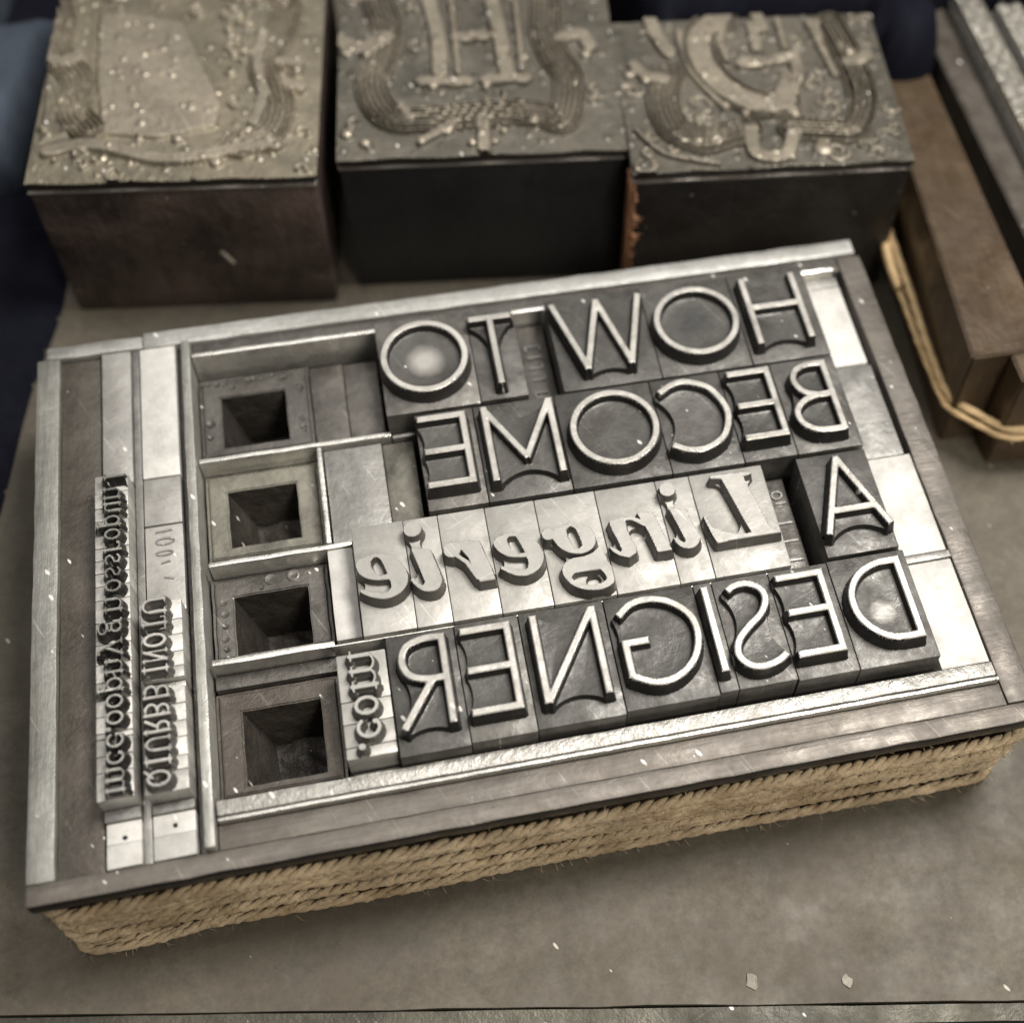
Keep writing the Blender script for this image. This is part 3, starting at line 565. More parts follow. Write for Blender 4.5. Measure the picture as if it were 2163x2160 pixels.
quad(12.1, 47.4, 16.3, 66.5, M_white, 'long white quad at the head of the capitals column', 18.4)
quad(12.1, 41.0, 16.3, 47.3, M_white2, 'clouded quad halfway down the capitals column', 18.3)
quad(12.1, 29.75, 16.3, 40.9, M_white2, 'dented greyish quad just above the small capitals', 18.2)
quad(7.5, 6.95, 11.1, 8.2, M_grey, 'grey low spacer under the lowercase column', 18.7)
quad(12.1, 6.95, 16.35, 8.0, M_grey, 'grey low spacer under the capitals column', 18.6)
for (xa, xb, who) in ((7.6, 11.05, 'lowercase'), (12.1, 16.3, 'capitals')):
    quad(xa, 2.3, xb, 4.75, M_white, f'white quad at the very foot of the {who} column', 18.3)
    # the nicked pair of quads with a dark hole
    cx = (xa+xb)/2
    e = empty('blank_quad', cx, 5.1, f'white quad with a small dark hole near the foot of the {who} column', 'type spacer', QG)
    bm = slab_bm(-(xb-xa)/2+.03, -.35, (xb-xa)/2-.03, 1.8, 0, 18.25, .12, .04)
    bm_obj('body', bm, M_white, e)
    bm = bmesh.new(); bmesh.ops.create_cone(bm, cap_ends=True, segments=14, radius1=.22, radius2=.24, depth=.5, matrix=Matrix.Translation((.1, .15 if who == 'lowercase' else .5, 18.05)))
    for v in bm.verts: v.co.x += random.uniform(-.05, .05); v.co.y += random.uniform(-.05, .05)
    bm_obj('hole', bm, M_dark, e)
bar('lead_strip', 12.05, 19.55, 16.3, 20.3, M_rule, 'short bright lead splitting the column of small capitals', 'lead strip', FU, z1=20.2, bev=.15)

# embossed pin marks on the two dark spacers
def marks(x, y, segs, label=None, parent=None, z=17.0, hgt=.25, m=M_dgrey):
    V = []; F = []
    for (a, b) in segs:
        a = np.array(a, float); b = np.array(b, float); u = (b-a)/max(np.linalg.norm(b-a), 1e-6); n = np.array([-u[1], u[0]])*.16
        k = len(V)
        for p in (a-n, b-n, b+n, a+n): V.append((x+p[0], y+p[1], z-.1))
        for p in (a-n*.6, b-n*.6, b+n*.6, a+n*.6): V.append((x+p[0], y+p[1], z+hgt))
        F += [(k+4, k+5, k+6, k+7), (k, k+1, k+5, k+4), (k+1, k+2, k+6, k+5), (k+2, k+3, k+7, k+6), (k+3, k, k+4, k+7)]
    return V, F
def arcs(cx, cy, rx, ry, n=12):
    p = [(cx+rx*math.cos(t*2*math.pi/n), cy+ry*math.sin(t*2*math.pi/n)) for t in range(n+1)]
    return [(p[i], p[i+1]) for i in range(n)]
def add_marks(obj, segs, z):
    V, F = marks(0, 0, segs, z=z)
    mesh_obj('cast_mark', V, F, M_grey, obj)
for o in list(bpy.data.objects):
    lb = o.get('label', '')
    if lb.startswith('dented greyish quad'):
        add_marks(o, arcs(.1, 3.4, 1.0, .4)+arcs(.0, 1.9, .9, .3)+[((-.9, 4.7), (.9, 4.8)), ((-.4, .6), (.6, .8)), ((-.1, -1.2), (.9, -1.5))], 18.1)
    if lb.startswith('dark recessed spacer'):
        add_marks(o, [((-.9, 3.6), (.9, 3.6)), ((-.9, 3.6), (-.9, 2.9)), ((.9, 3.6), (.9, 2.9)), ((-.8, 1.9), (.9, 1.9)), ((-.8, .2), (.8, .2)), ((.8, .2), (.8, .8)), ((-.8, -1.6), (.8, -1.6)), ((.8, -1.6), (.8, -1.1)), ((-.8, -3.6), (.8, -3.6)), ((-.8, -4.3), (.8, -4.3)), ((-.8, -3.6), (-.8, -4.3))], 17.0)
    if lb.startswith('dark spacer between the capital L'):
        add_marks(o, arcs(.2, 4.4, .6, .5)+[((-.3, 3.3), (1.0, 3.3)), ((-1, .6), (1, .6)), ((-1.1, -1.8), (1.1, -1.8)), ((-.9, -4.3), (.9, -4.3))], 17.6)

# hollow quads: square wells with sloping walls
def hollow(x0, y0, x1, y1, hx0, hy0, hx1, hy1, m, label, z=16.0, deep=9., rings=()):
    e = empty('hollow_quad', (x0+x1)/2, (y0+y1)/2, label, 'type spacer', 'hollow metal quads with square wells')
    ox, oy = (x0+x1)/2, (y0+y1)/2
    bm = bmesh.new()
    o_ = [(x0, y0), (x1, y0), (x1, y1), (x0, y1)]; i_ = [(hx0, hy0), (hx1, hy0), (hx1, hy1), (hx0, hy1)]
    f_ = [(hx0+2.6, hy0+.6), (hx1-.4, hy0+.6), (hx1-.4, hy1-.9), (hx0+2.2, hy1-.9)]
    def ring(pts, zz): return [bm.verts.new((p[0]-ox, p[1]-oy, zz)) for p in pts]
    A = ring(o_, 0); B = ring(o_, z); C_ = ring(i_, z); D_ = ring(f_, z-deep)
    for k in range(4):
        n = (k+1) % 4
        bm.faces.new([A[k], A[n], B[n], B[k]]); bm.faces.new([B[k], B[n], C_[n], C_[k]])
        f = bm.faces.new([C_[k], C_[n], D_[n], D_[k]])
    bm.normal_update()
    bmesh.ops.bevel(bm, geom=[ed for ed in bm.edges if all(v in B for v in ed.verts)], offset=.45, segments=3, affect='EDGES')
    bmesh.ops.bevel(bm, geom=[ed for ed in bm.edges if len(ed.link_faces) == 2 and abs(ed.verts[0].co.z-z) < .01 and abs(ed.verts[1].co.z-z) < .01 and ed.calc_face_angle(0) > .8], offset=.15, segments=2, affect='EDGES')
    bmesh.ops.subdivide_edges(bm, edges=[ed for ed in bm.edges if ed.calc_length() > 2.5], cuts=5, use_grid_fill=True)
    for v in bm.verts:
        if v.co.z > z-deep+.01:
            v.co.x += .035*math.sin(v.co.y*1.3+ox)+.02*math.sin(v.co.y*5.3); v.co.y += .035*math.sin(v.co.x*1.4+oy)+.02*math.sin(v.co.x*4.9)
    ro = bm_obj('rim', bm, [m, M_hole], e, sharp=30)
    for p_ in ro.data.polygons:                                 # darker rough material inside the well
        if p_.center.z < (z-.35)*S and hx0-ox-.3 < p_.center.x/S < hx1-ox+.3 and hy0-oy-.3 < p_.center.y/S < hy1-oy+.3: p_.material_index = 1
    # rough floor
    n = 26; V = []; F = []
    fx0, fy0, fx1, fy1 = hx0+1.9-ox, hy0+.3-oy, hx1-.1-ox, hy1-.4-oy
    for j in range(n):
        for i in range(n):
            x = fx0+(fx1-fx0)*i/(n-1); y = fy0+(fy1-fy0)*j/(n-1)
            V.append((x, y, z-deep+.25*math.sin(x*1.3+ox)+.2*math.sin(y*1.9+x)+random.uniform(-.1, .1)+.02))
    for j in range(n-1):
        for i in range(n-1): F.append((j*n+i, j*n+i+1, (j+1)*n+i+1, (j+1)*n+i))
    mesh_obj('well_floor', V, F, M_hole, e, sharp=60)
    if rings:
        V = []; F = []
        for (rx, ry, rr, hh) in rings:
            k = len(V); N_ = 18
            for (r_, zz) in ((rr, z-.05), (rr*.85, z+hh), (rr*.55, z+hh*.8), (rr*.3, z+hh*.25)):
                for t in range(N_): V.append((rx-ox+r_*math.cos(t*2*math.pi/N_), ry-oy+r_*math.sin(t*2*math.pi/N_), zz))
            for a in range(3):
                for t in range(N_): F.append((k+a*N_+t, k+a*N_+(t+1) % N_, k+(a+1)*N_+(t+1) % N_, k+(a+1)*N_+t))
            F.append(tuple(k+3*N_+t for t in range(N_)))
        mesh_obj('cast_mark', V, F, m, e, sharp=60)
    return e
rnd = random.Random(3)
r1 = [(18.9+rnd.random()*12, 60.6+rnd.random()*1.2, .18+rnd.random()*.28, .08) for _ in range(12)]+[(19.7, 55.5, .6, .2), (19.6, 53.5, .35, .2)]+[(30.1+rnd.random()*.7, 52+rnd.random()*8, .2+rnd.random()*.2, .08) for _ in range(8)]
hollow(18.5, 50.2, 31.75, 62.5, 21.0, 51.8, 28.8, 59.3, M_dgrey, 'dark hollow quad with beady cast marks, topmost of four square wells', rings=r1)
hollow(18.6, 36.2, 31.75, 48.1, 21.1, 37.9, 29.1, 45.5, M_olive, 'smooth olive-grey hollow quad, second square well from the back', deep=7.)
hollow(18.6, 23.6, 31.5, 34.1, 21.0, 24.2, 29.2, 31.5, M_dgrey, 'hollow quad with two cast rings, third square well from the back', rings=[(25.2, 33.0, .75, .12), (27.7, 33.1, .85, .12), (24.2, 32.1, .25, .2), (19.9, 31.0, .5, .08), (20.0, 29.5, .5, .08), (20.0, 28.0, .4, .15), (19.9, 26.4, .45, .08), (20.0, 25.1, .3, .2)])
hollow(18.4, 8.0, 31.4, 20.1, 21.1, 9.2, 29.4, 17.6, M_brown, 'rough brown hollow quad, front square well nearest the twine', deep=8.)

# unseen board added under everything (backing so no light leaks between the pieces)
bar('light_block_board', 2.6, 2.6, 101.8, 66.6, M_brown, 'unseen dark board added under the type page to block light', 'board', z1=3.0)

# ------------------------------------------------------------------ twine
def cord(path, radius, pitch, plies=3, closed=False, ds=.55, seg_n=7, jit=.06, fuzz=0, ph0=0.):
    path = [np.array(p, float) for p in path]
    if closed: path = path+[path[0]]
    L = [0.]
    for a, b in zip(path, path[1:]): L.append(L[-1]+np.linalg.norm(b-a))
    n = max(4, int(L[-1]/ds)); ss = np.linspace(0, L[-1], n)
    pa = np.array(path); X = np.stack([np.interp(ss, L, pa[:, k]) for k in range(3)], -1)
    for _ in range(3):                                          # soften the corners
        if closed: X[:-1] = (np.roll(X[:-1], 1, 0)+X[:-1]*2+np.roll(X[:-1], -1, 0))/4; X[-1] = X[0]
        else: X[1:-1] = (X[:-2]+2*X[1:-1]+X[2:])/4
    T = np.gradient(X, axis=0); T /= np.linalg.norm(T, axis=1)[:, None]+1e-9
    up = np.array([0, 0, 1.]); Sd = np.cross(T, up); Sd /= np.linalg.norm(Sd, axis=1)[:, None]+1e-9; Up = np.cross(Sd, T)
    V = []; F = []
    pr = radius*.50; rr = radius*.30
    wv = np.cumsum(rng.randn(n)*.12); wv -= np.linspace(wv[0], wv[-1], n)
    for k in range(plies):
        th = ss/pitch*2*math.pi+k*2*math.pi/plies+ph0+wv*1.6
        cen = X+Sd*(rr*np.cos(th))[:, None]+Up*(rr*np.sin(th))[:, None]
        base = len(V); rad = pr*(1+jit*rng.randn(n))
        for i in range(n):
            for t in range(seg_n):
                a = t*2*math.pi/seg_n
                V.append(tuple(cen[i]+(Sd[i]*math.cos(a)+Up[i]*math.sin(a))*rad[i]))
        for i in range(n-1):
            for t in range(seg_n):
                u = (t+1) % seg_n
                F.append((base+i*seg_n+t, base+i*seg_n+u, base+(i+1)*seg_n+u, base+(i+1)*seg_n+t))
    for _ in range(fuzz):                                       # loose fibres
        i = rng.randint(2, n-3); a = rng.rand()*2*math.pi
        d = Sd[i]*math.cos(a)+Up[i]*math.sin(a); p = X[i]+d*radius*.9
        q = p+d*rng.uniform(.3, .9)+T[i]*rng.uniform(-1.4, 1.4); w = T[i]*.035+Up[i]*.03
        mid = (p+q)/2+d*.2; k = len(V)
        V.extend([tuple(p-w), tuple(p+w), tuple(mid+w*.8), tuple(mid-w*.8), tuple(q)]); F.extend([(k, k+1, k+2, k+3), (k+3, k+2, k+4)])
    return V, F
def rrect(x0, y0, x1, y1, r, z, n=7, tilt=(0, 0)):
    out = []
    for cx, cy, a0 in ((x1-r, y1-r, 0), (x0+r, y1-r, 90), (x0+r, y0+r, 180), (x1-r, y0+r, 270)):
        for k in range(n):
            a = math.radians(a0+90*k/(n-1)); out.append([cx+r*math.cos(a), cy+r*math.sin(a), z])
    res = []
    for i, p in enumerate(out):
        q = out[(i+1) % len(out)]; L_ = math.dist(p, q); m_ = max(1, int(L_/4))
        for k in range(m_):
            t = k/m_; x = p[0]+(q[0]-p[0])*t; y = p[1]+(q[1]-p[1])*t
            res.append([x, y, z+tilt[0]*(x-52)/52+tilt[1]*(y-34)/34+.12*math.sin(x*.23+z*3)+.1*math.sin(y*.31+z*5)])
    return res
V = []; F = []
def addc(vf):
    k = len(V); V.extend(vf[0]); F.extend([tuple(i+k for i in f) for f in vf[1]])
# (height, bulge, radius, tilt)
for i, (z, off, r, tl, rec) in enumerate([(13.3, .85, 1.0, .3, 0), (11.5, .75, .7, .5, .2), (8.9, .75, .85, .3, .1), (7.5, .5, .6, .35, .9), (5.0, .6, .8, .2, .1), (3.7, .45, .55, .2, .8), (1.2, .6, .82, 0, 0)]):
    pth = rrect(1.15-off, 1.0-off, 103.2+off, 67.6+off, 2.2, z, tilt=(tl, 0))
    for q in pth:
        if q[1] < 20: q[1] += rec*max(0, min(1, (62-q[0])/45))*(1 if q[0] > 8 else .3)
    for q in pth:
        q[2] = max(.8, q[2]+.24*math.sin(q[0]*.06+i*2.1)+.16*math.sin(q[0]*.19+i*5))
        q[1] += (.14*math.sin(q[0]*.11+i*3.3) if q[1] < 20 else 0)
    addc(cord(pth, r, 4.0+.9*((i*7) % 4), plies=3, closed=True, fuzz=900, ph0=i*1.7, jit=.10))
# a knotted tuck at the front left corner and another at the right
for (p, r) in (([(.2, 9, 10.2), (.1, 2, 9.8), (.9, .5, 9.5), (3, .2, 9.6), (7, .3, 9.9), (9.5, .9, 10.2)], .75), ([(.2, 6, 6.0), (.1, 1.6, 5.6), (1.2, .3, 5.4), (4, .1, 5.3), (8, .2, 5.5), (11, .9, 5.9)], .75),
               ([(.2, 5, 2.2), (.2, 1.2, 1.6), (1.4, 0, 1.3), (6, -.1, 1.2), (12, .2, 1.5), (16, .9, 2.2)], .75), ([(88, .9, 9.9), (94, .1, 9.6), (100, 0, 9.9), (103.2, .5, 10.2), (103.9, 3, 10.4), (104, 12, 10.8)], .85)):
    addc(cord(p, r, 5, fuzz=60, jit=.12))
twine = mesh_obj('twine', V, F, M_twine, sharp=180)
tag(twine, 'tan jute twine wound many times round the sides of the type page', 'twine')

# ------------------------------------------------------------------ slab
def plate_mesh(x0, y0, x1, y1, z0, z1, bev):
    return slab_bm(x0, y0, x1, y1, z0, z1, bev, 0)
bm = bmesh.new()
# front edge line of the slab runs from (-8,-4.4) to (98.5,-24)
a = math.atan2(-24-(-4.4), 98.5-(-8.0)); ux, uy = math.cos(a), math.sin(a); vx, vy = -uy, ux
def fr(s, t): return (-8+ux*s+vx*t, -4.4+uy*s+vy*t)
def prism(pts, z0, z1):
    n = len(pts); return [(*p, z0) for p in pts]+[(*p, z1) for p in pts], [tuple(range(n-1, -1, -1)), tuple(range(n, 2*n))]+[(i, (i+1) % n, n+(i+1) % n, n+i) for i in range(n)]
def seamedge(s0, s1, t, n=90, amp=.14, seed=1):
    r = random.Random(seed); return [fr(s0+(s1-s0)*i/n, t+r.uniform(-amp, amp)) for i in range(n+1)]
pts = seamedge(-150, 340, .0, amp=.10)+[fr(340, 420), fr(-150, 420)]
v_, f_ = prism(pts, -12, 0); o = mesh_obj('stone_slab', v_, f_, M_table, smooth=False); tag(o, None, None, kind='structure'); o['label'] = 'olive brown worn imposing surface'
o.name = 'ground'
pts = seamedge(-150, 340, -2.0, amp=.08, seed=5)+list(reversed(seamedge(-150, 340, -.22, amp=.05, seed=6)))
v_, f_ = prism(pts, -12, -.25); o = mesh_obj('slab_edge_strip', v_, f_, M_rim, smooth=False); tag(o, None, None, kind='structure')
pts = [fr(-150, -60), fr(340, -60), fr(340, -2.05), fr(-150, -2.05)]
v_, f_ = prism(pts, -40, -30); o = mesh_obj('floor', v_, f_, M_dark, smooth=False); tag(o, None, None, kind='structure')

# loose flakes on the slab
def flake(x, y, r, label, seed):
    rr = random.Random(seed); n = 9
    P_ = [(r*rr.uniform(.6, 1.1)*math.cos(k*2*math.pi/n), r*1.3*rr.uniform(.6, 1.1)*math.sin(k*2*math.pi/n)) for k in range(n)]
    v_, f_ = prism(P_, .02, .12); v_ = [(p[0], p[1], p[2]+(.12*rr.random() if p[2] > .1 else 0)) for p in v_]
    o = mesh_obj('flake', v_, f_, M_dust, smooth=False); o.location = (x*S, y*S, 0); tag(o, label, 'debris', 'pale flakes lying on the slab')
FLK = [(1589, 2072, 1.0, 'largest pale chip on the slab near the front edge'), (1789, 2070, .8, 'smaller pale chip right of the largest one near the front edge')]

# ------------------------------------------------------------------ engraved blocks
def relief_fn(strokes, w=.75):
    segs = []
    for s in strokes:
        p = [np.array(q, float) for q in s]
        if len(p) > 2:
            o_ = []
            for i in range(len(p)-1):
                p0 = p[i-1] if i else p[0]*2-p[1]; p3 = p[i+2] if i+2 < len(p) else p[-1]*2-p[-2]
                for k in range(5):
                    t = k/5; o_.append(.5*((2*p[i])+(-p0+p[i+1])*t+(2*p0-5*p[i]+4*p[i+1]-p3)*t*t+(-p0+3*p[i]-3*p[i+1]+p3)*t**3))
            o_.append(p[-1]); p = o_
        segs.append(p)
    return segs
def block(x0, y0, rz, wid, dep, label, strokes, dots, wide, grooves, wmat, fills=(), chips=False, notch=3.):
    """x0,y0: front left corner of the top plate"""
    e = empty('engraved_block', x0, y0, label, 'printing block', 'wood-mounted engraved ornament blocks', rz=rz)
    c, s = math.cos(-rz), math.sin(-rz)
    def loc(p): dx, dy = p[0]-x0, p[1]-y0; return (dx*c-dy*s, dx*s+dy*c)
    # wooden body, rounded foot corners
    bm = slab_bm(.15, -.05, wid-.25, dep, 0, 23.05, .6, .1); bm_obj('wooden_base', bm, wmat, e, sharp=30)
    bm = slab_bm(.05, -.2, wid-.15, dep, 23.07, 23.4, .12, .06); bm_obj('plate_flange', bm, M_flange, e)
    bm = slab_bm(.2, .25, wid-.3, dep, 23.42, 24.6, .1, .02); bm_obj('plate_bevel', bm, M_bevel, e)
    # relief plate as a height field
    h = .13; nx = int(wid/h)+1; ny = int(dep/h)+1
    gx = np.linspace(0, wid, nx); gy = np.linspace(0, dep, ny); P = np.stack(np.meshgrid(gx, gy), -1)
    hgt = np.zeros(P.shape[:-1])
    allD = np.full(hgt.shape, 9.)
    for seg_, w in [(q, wide[i] if i < len(wide) else .7) for i, q in enumerate(relief_fn(strokes))]:
        d = np.full(hgt.shape, 9.)
        pl = [np.array(loc(q)) for q in seg_]
        for a_, b_ in zip(pl, pl[1:]): d = np.minimum(d, d_seg(P, a_, b_, 0.))
        prof = np.clip((w-d)/.14, 0, 1)
        if w in (1.4, 1.5): prof = np.where(d < w+.1, np.clip((.24-np.abs((d % .74)-.0))/.1, 0, 1)+np.clip((.24-np.abs((d % .74)-.74))/.1, 0, 1), 0).clip(0, 1)    # a frame of fine parallel lines
        if w >= 1.4:                                            # a thin companion line follows the scroll frame on both sides
            prof = np.maximum(prof, np.clip((.2-np.abs(d-w-.6))/.1, 0, 1)); allD = np.minimum(allD, np.abs(d-w-.55)-.2)
        hgt = np.maximum(hgt, prof*.95); allD = np.minimum(allD, d-w)
    for poly, z_ in fills:
        d = d_poly(P, [loc(q) for q in poly]); hgt = np.maximum(hgt, np.clip(-d/.3, 0, 1)*z_); allD = np.minimum(allD, d)
    for g_, w in grooves:
        pl = [np.array(loc(q)) for q in g_]; d = np.full(hgt.shape, 9.)
        for a_, b_ in zip(pl, pl[1:]): d = np.minimum(d, d_seg(P, a_, b_, 0.))
        hgt -= np.clip((w-d)/.3, 0, 1)*.8
    rc = np.random.RandomState(int(x0)+31); base_allD = allD.copy(); placed = 0
    for _ in range(400):                                        # small leaf curls filling the ground
        if placed > 30: break
        l = np.array([rc.uniform(1, wid-1), rc.uniform(1, dep-1)]); r_ = rc.uniform(.8, 1.9)
        if base_allD[min(ny-1, int(l[1]/h)), min(nx-1, int(l[0]/h))] < r_*.8: continue
        placed += 1; a0 = rc.rand()*6.28; sg = rc.choice([-1, 1])
        pl = [l+np.array([math.cos(a0+sg*t), math.sin(a0+sg*t)])*r_*(1-t/6.5) for t in np.linspace(0, 4.6, 11)]
        d = np.full(hgt.shape, 9.)
        for k_, (a_, b_) in enumerate(zip(pl, pl[1:])): d = np.minimum(d, d_seg(P, a_, b_, .42-.025*k_))
        hgt = np.maximum(hgt, np.clip(-d/.15, 0, 1)*.6); allD = np.minimum(allD, d)
    for q in dots:
        l = np.array(loc(q[:2])); r = q[2] if len(q) > 2 else .7; d = np.linalg.norm(P-l, axis=-1)
        bead = np.sqrt(np.clip(1-(d/r)**2, 0, 1)); hgt = np.maximum(hgt, bead*.9); allD = np.minimum(allD, d-r)
    # worn little beads and leaf scroll everywhere else on the ground
    rr = np.random.RandomState(int(x0)+5)
    for _ in range(int(wid*dep*.12)):
        l = np.array([rr.rand()*wid, rr.rand()*dep]); r = rr.uniform(.25, .6); d = np.linalg.norm((P-l)*np.array([1, rr.uniform(.5, 1)]), axis=-1)
        hgt += np.sqrt(np.clip(1-(d/r)**2, 0, 1))*rr.uniform(.05, .35)
    hgt += .02*rr.randn(*hgt.shape)
    for _ in range(0): hgt[1:-1, 1:-1] = (hgt[1:-1, 1:-1]*4+hgt[:-2, 1:-1]+hgt[2:, 1:-1]+hgt[1:-1, :-2]+hgt[1:-1, 2:])/8
    Z = 24.8+hgt*.85
    # ragged front lip
    lip = .35*np.abs(np.sin(gx*.25+x0))+.15*rr.rand(nx); X = P.copy()
    X[0, :, 1] -= lip-.2
    V_ = np.concatenate([X.reshape(-1, 2), Z.reshape(-1, 1)], 1).tolist(); F_ = []; fm = []
    for j in range(ny-1):
        for i in range(nx-1):
            F_.append((j*nx+i, j*nx+i+1, (j+1)*nx+i+1, (j+1)*nx+i)); fm.append(1 if hgt[j, i] > .42 else 0)
    # skirt
    k = len(V_)
    for i in range(nx): V_.append((V_[i][0], V_[i][1]+.15, 24.1))
    for i in range(nx-1): F_.append((k+i, k+i+1, i+1, i)); fm.append(2)
    for col, s_ in ((0, 1), (nx-1, -1)):
        k = len(V_)
        for j in range(ny): V_.append((V_[j*nx+col][0], V_[j*nx+col][1], 24.1))
        for j in range(ny-1):
            F_.append((k+j, j*nx+col, (j+1)*nx+col, k+j+1) if s_ == 1 else (k+j+1, (j+1)*nx+col, j*nx+col, k+j)); fm.append(2)
    mesh_obj('engraved_plate', V_, F_, [M_plate2 if x0 < 10 else M_plate, M_plrel, M_bevel], e, fm, sharp=60)
    if x0 < 10:                                                 # pale splinter on the wooden front
        mesh_obj('chip', [(21.6, -.1, 11.2), (22.2, -.12, 11.6), (23.6, -.1, 8.9), (23.0, -.12, 8.4), (22.4, -.35, 10.6), (23.1, -.3, 9.2)], [(0, 4, 1), (1, 4, 5, 2), (2, 5, 3), (0, 3, 5, 4)], M_dust, e, smooth=False)
    if chips:
        V2 = []; F2 = []; r3 = random.Random(9)
        for k_ in range(46):
            z_ = r3.uniform(1, 21); y_ = r3.uniform(-.35, .5); L_ = r3.uniform(.3, 1.5) * (1.8 if 12 < z_ < 17 else .7)
            b = len(V2); wz = r3.uniform(.3, 1.3)
            V2 += [(.1, y_, z_), (.1, y_-.1, z_+wz), (.3+L_*.6, y_-.22, z_+wz*.5+r3.uniform(-.6, .6)), (.5, y_-.5, z_+wz*.4)]
            F2 += [(b, b+1, b+2), (b, b+2, b+3), (b+1, b+3, b+2), (b, b+3, b+1)]
        v_, f_ = prism([(-.35, -.12), (.55, -.15), (.5, 3), (-.35, 3)], 0.2, 22.9)
        b = len(V2); V2 += v_; F2 += [tuple(i+b for i in f) for f in f_]
        mesh_obj('splintered_edge', V2, F2, M_raw, e, smooth=False)
    return e

B1 = [[(3.64, 125.16), (4.43, 119.16), (3.74, 114.33), (6.65, 108.31), (6.2, 102.31), (8.06, 98.53)], [(35.1, 118.54), (33.39, 112.55), (31.32, 107.96), (32.15, 102.3), (32.32, 97.98), (30.61, 94.07), (26.98, 92.62)], [(31.49, 114.01), (30.35, 108.11), (30.66, 101.82), (29.1, 96.4)], [(2.8, 95.34), (8.51, 95.72), (17.65, 91.5), (26.94, 91.95), (31.63, 91.84)], [(2.31, 113.82), (4.48, 112.34), (6.64, 113.11)], [(33.16, 107.61), (35.72, 107.0)], [(33.65, 103.44), (35.62, 101.97)]]
F1 = [([(9.47, 122.12), (13.99, 121.14), (20.97, 117.99), (25.3, 100.89), (24.31, 96.56), (16.45, 95.58), (9.56, 97.54), (8.88, 109.34)], .6), ([(1.7, 97.54), (6.61, 98.53), (8.19, 107.38), (8.58, 121.14), (3.17, 123.11)], .36)]
GR1 = [([(21.2, 118.0), (25.31, 100.92)], .4), ([(9.07, 121.93), (9.07, 114.95), (8.58, 108.36), (7.2, 100.79)], .35)]
D1 = [(23.82, 90.12, .9), (15.35, 112.07), (7.14, 95.28, .8), (11.03, 94.29, .8), (33.32, 105.03, .9), (35.33, 105.61, 1.0), (19.16, 95.3, .9), (2.04, 100.05), (5.05, 99.38), (26.83, 115.55), (32.87, 112.25), (6.23, 94.43, .6), (13.5, 94.59, .5), (15.46, 93.12, .5), (20.38, 92.63, .5), (28.25, 95.08, .6), (3.66, 93.9, .5), (8.58, 93.12, .5)]
block(-.13, 90.42, math.radians(-7.15), 36.65, 46, 'left engraved block with brown wood front and a big flat letter in a scrolled frame', B1, D1, [1.5, 1.5, .8, 1.0, 1.0, .8, .8], GR1, M_wood1, F1)
B2 = [[(47.77, 118.11), (48.36, 112.07), (46.97, 106.53), (45.09, 101.99), (45.42, 97.22), (47.49, 94.04), (52.73, 93.17), (57.62, 93.06), (63.74, 92.75), (67.24, 91.46), (69.52, 90.37), (71.53, 97.64), (70.55, 102.69), (70.1, 107.38), (71.36, 114.34)], [(54.91, 116.96), (55.14, 109.03), (54.42, 101.94)], [(63.63, 115.58), (63.67, 107.64), (63.34, 100.85)], [(57.99, 116.47), (57.39, 108.65), (56.88, 101.54)], [(66.98, 115.04), (66.19, 107.24), (65.55, 100.48)], [(51.74, 100.53), (57.84, 99.53)], [(60.34, 99.48), (65.8, 98.96)], [(57.65, 108.61), (61.72, 108.35)], [(41.6, 110.45), (44.67, 108.42), (47.89, 110.2)], [(71.99, 106.29), (74.67, 106.64), (75.64, 104.05)], [(58.72, 92.16), (58.12, 86.71)], [(50.2, 89.28), (55.02, 92.08)], [(48.3, 96.75), (49.4, 93.72)]]
D2 = [(40.81, 92.54, 1.0), (42.99, 90.44, .9), (53.88, 90.87, .9), (65.37, 90.71, .8), (74.75, 102.72, .9), (66.31, 103.37), (66.09, 106.67), (42.41, 108.41, 1.1), (45.31, 107.37, 1.), (60.17, 98.41), (53.1, 99.57), (73.98, 107.14, .9), (56.76, 88.1), (59.71, 87.91), (61.19, 89.68, .6)]
block(38.95, 88.15, math.radians(-6.4), 38.0, 46, 'middle engraved block with a black wood front and a tall barred initial', B2, D2, [1.5, 1.15, 1.15, .45, .45, .95, .95, .95, 1.3, 1.1, .9, .7, .6], [([(51.84, 115.24), (52.14, 107.38)], .5)], M_wood2)
B3 = [[(95.05, 106.91), (91.72, 104.27), (90.39, 100.98), (90.5, 97.15), (92.01, 92.79), (94.59, 89.79), (97.07, 88.48), (99.53, 88.98)], [(84.98, 109.74), (85.24, 104.93), (86.16, 100.91)], [(88.5, 104.9), (87.83, 99.67), (88.52, 95.07), (91.37, 88.69)], [(95.28, 105.67), (93.81, 101.98), (93.88, 98.11)], [(99.05, 104.67), (98.52, 99.66)], [(95.72, 97.05), (99.35, 96.84), (103.2, 97.36)], [(85.4, 96.48), (83.35, 92.02), (83.54, 86.26), (86.59, 83.31), (89.17, 83.57), (93.14, 84.31)], [(99.32, 83.63), (104.1, 82.47), (107.38, 82.28), (110.43, 87.91), (110.85, 96.11), (110.31, 103.26)], [(78.4, 86.77), (81.26, 81.78), (87.84, 78.76)], [(102.98, 105.23), (102.44, 99.41)], [(108.34, 103.97), (107.63, 99.74)], [(93.63, 84.22), (93.2, 79.78), (96.86, 78.86), (99.03, 82.62)], [(107.3, 104.14), (107.97, 92.77)], [(80.81, 99.11), (81.67, 97.09), (84.41, 95.53)], [(110.52, 95.02), (113.41, 95.69)], [(101.17, 93.89), (99.24, 89.76), (100.18, 86.7)], [(95.05, 106.91), (97.52, 108.12), (100.02, 107.32), (100.4, 103.66)], [(103.15, 96.22), (102.48, 92.93), (99.59, 88.24)]]
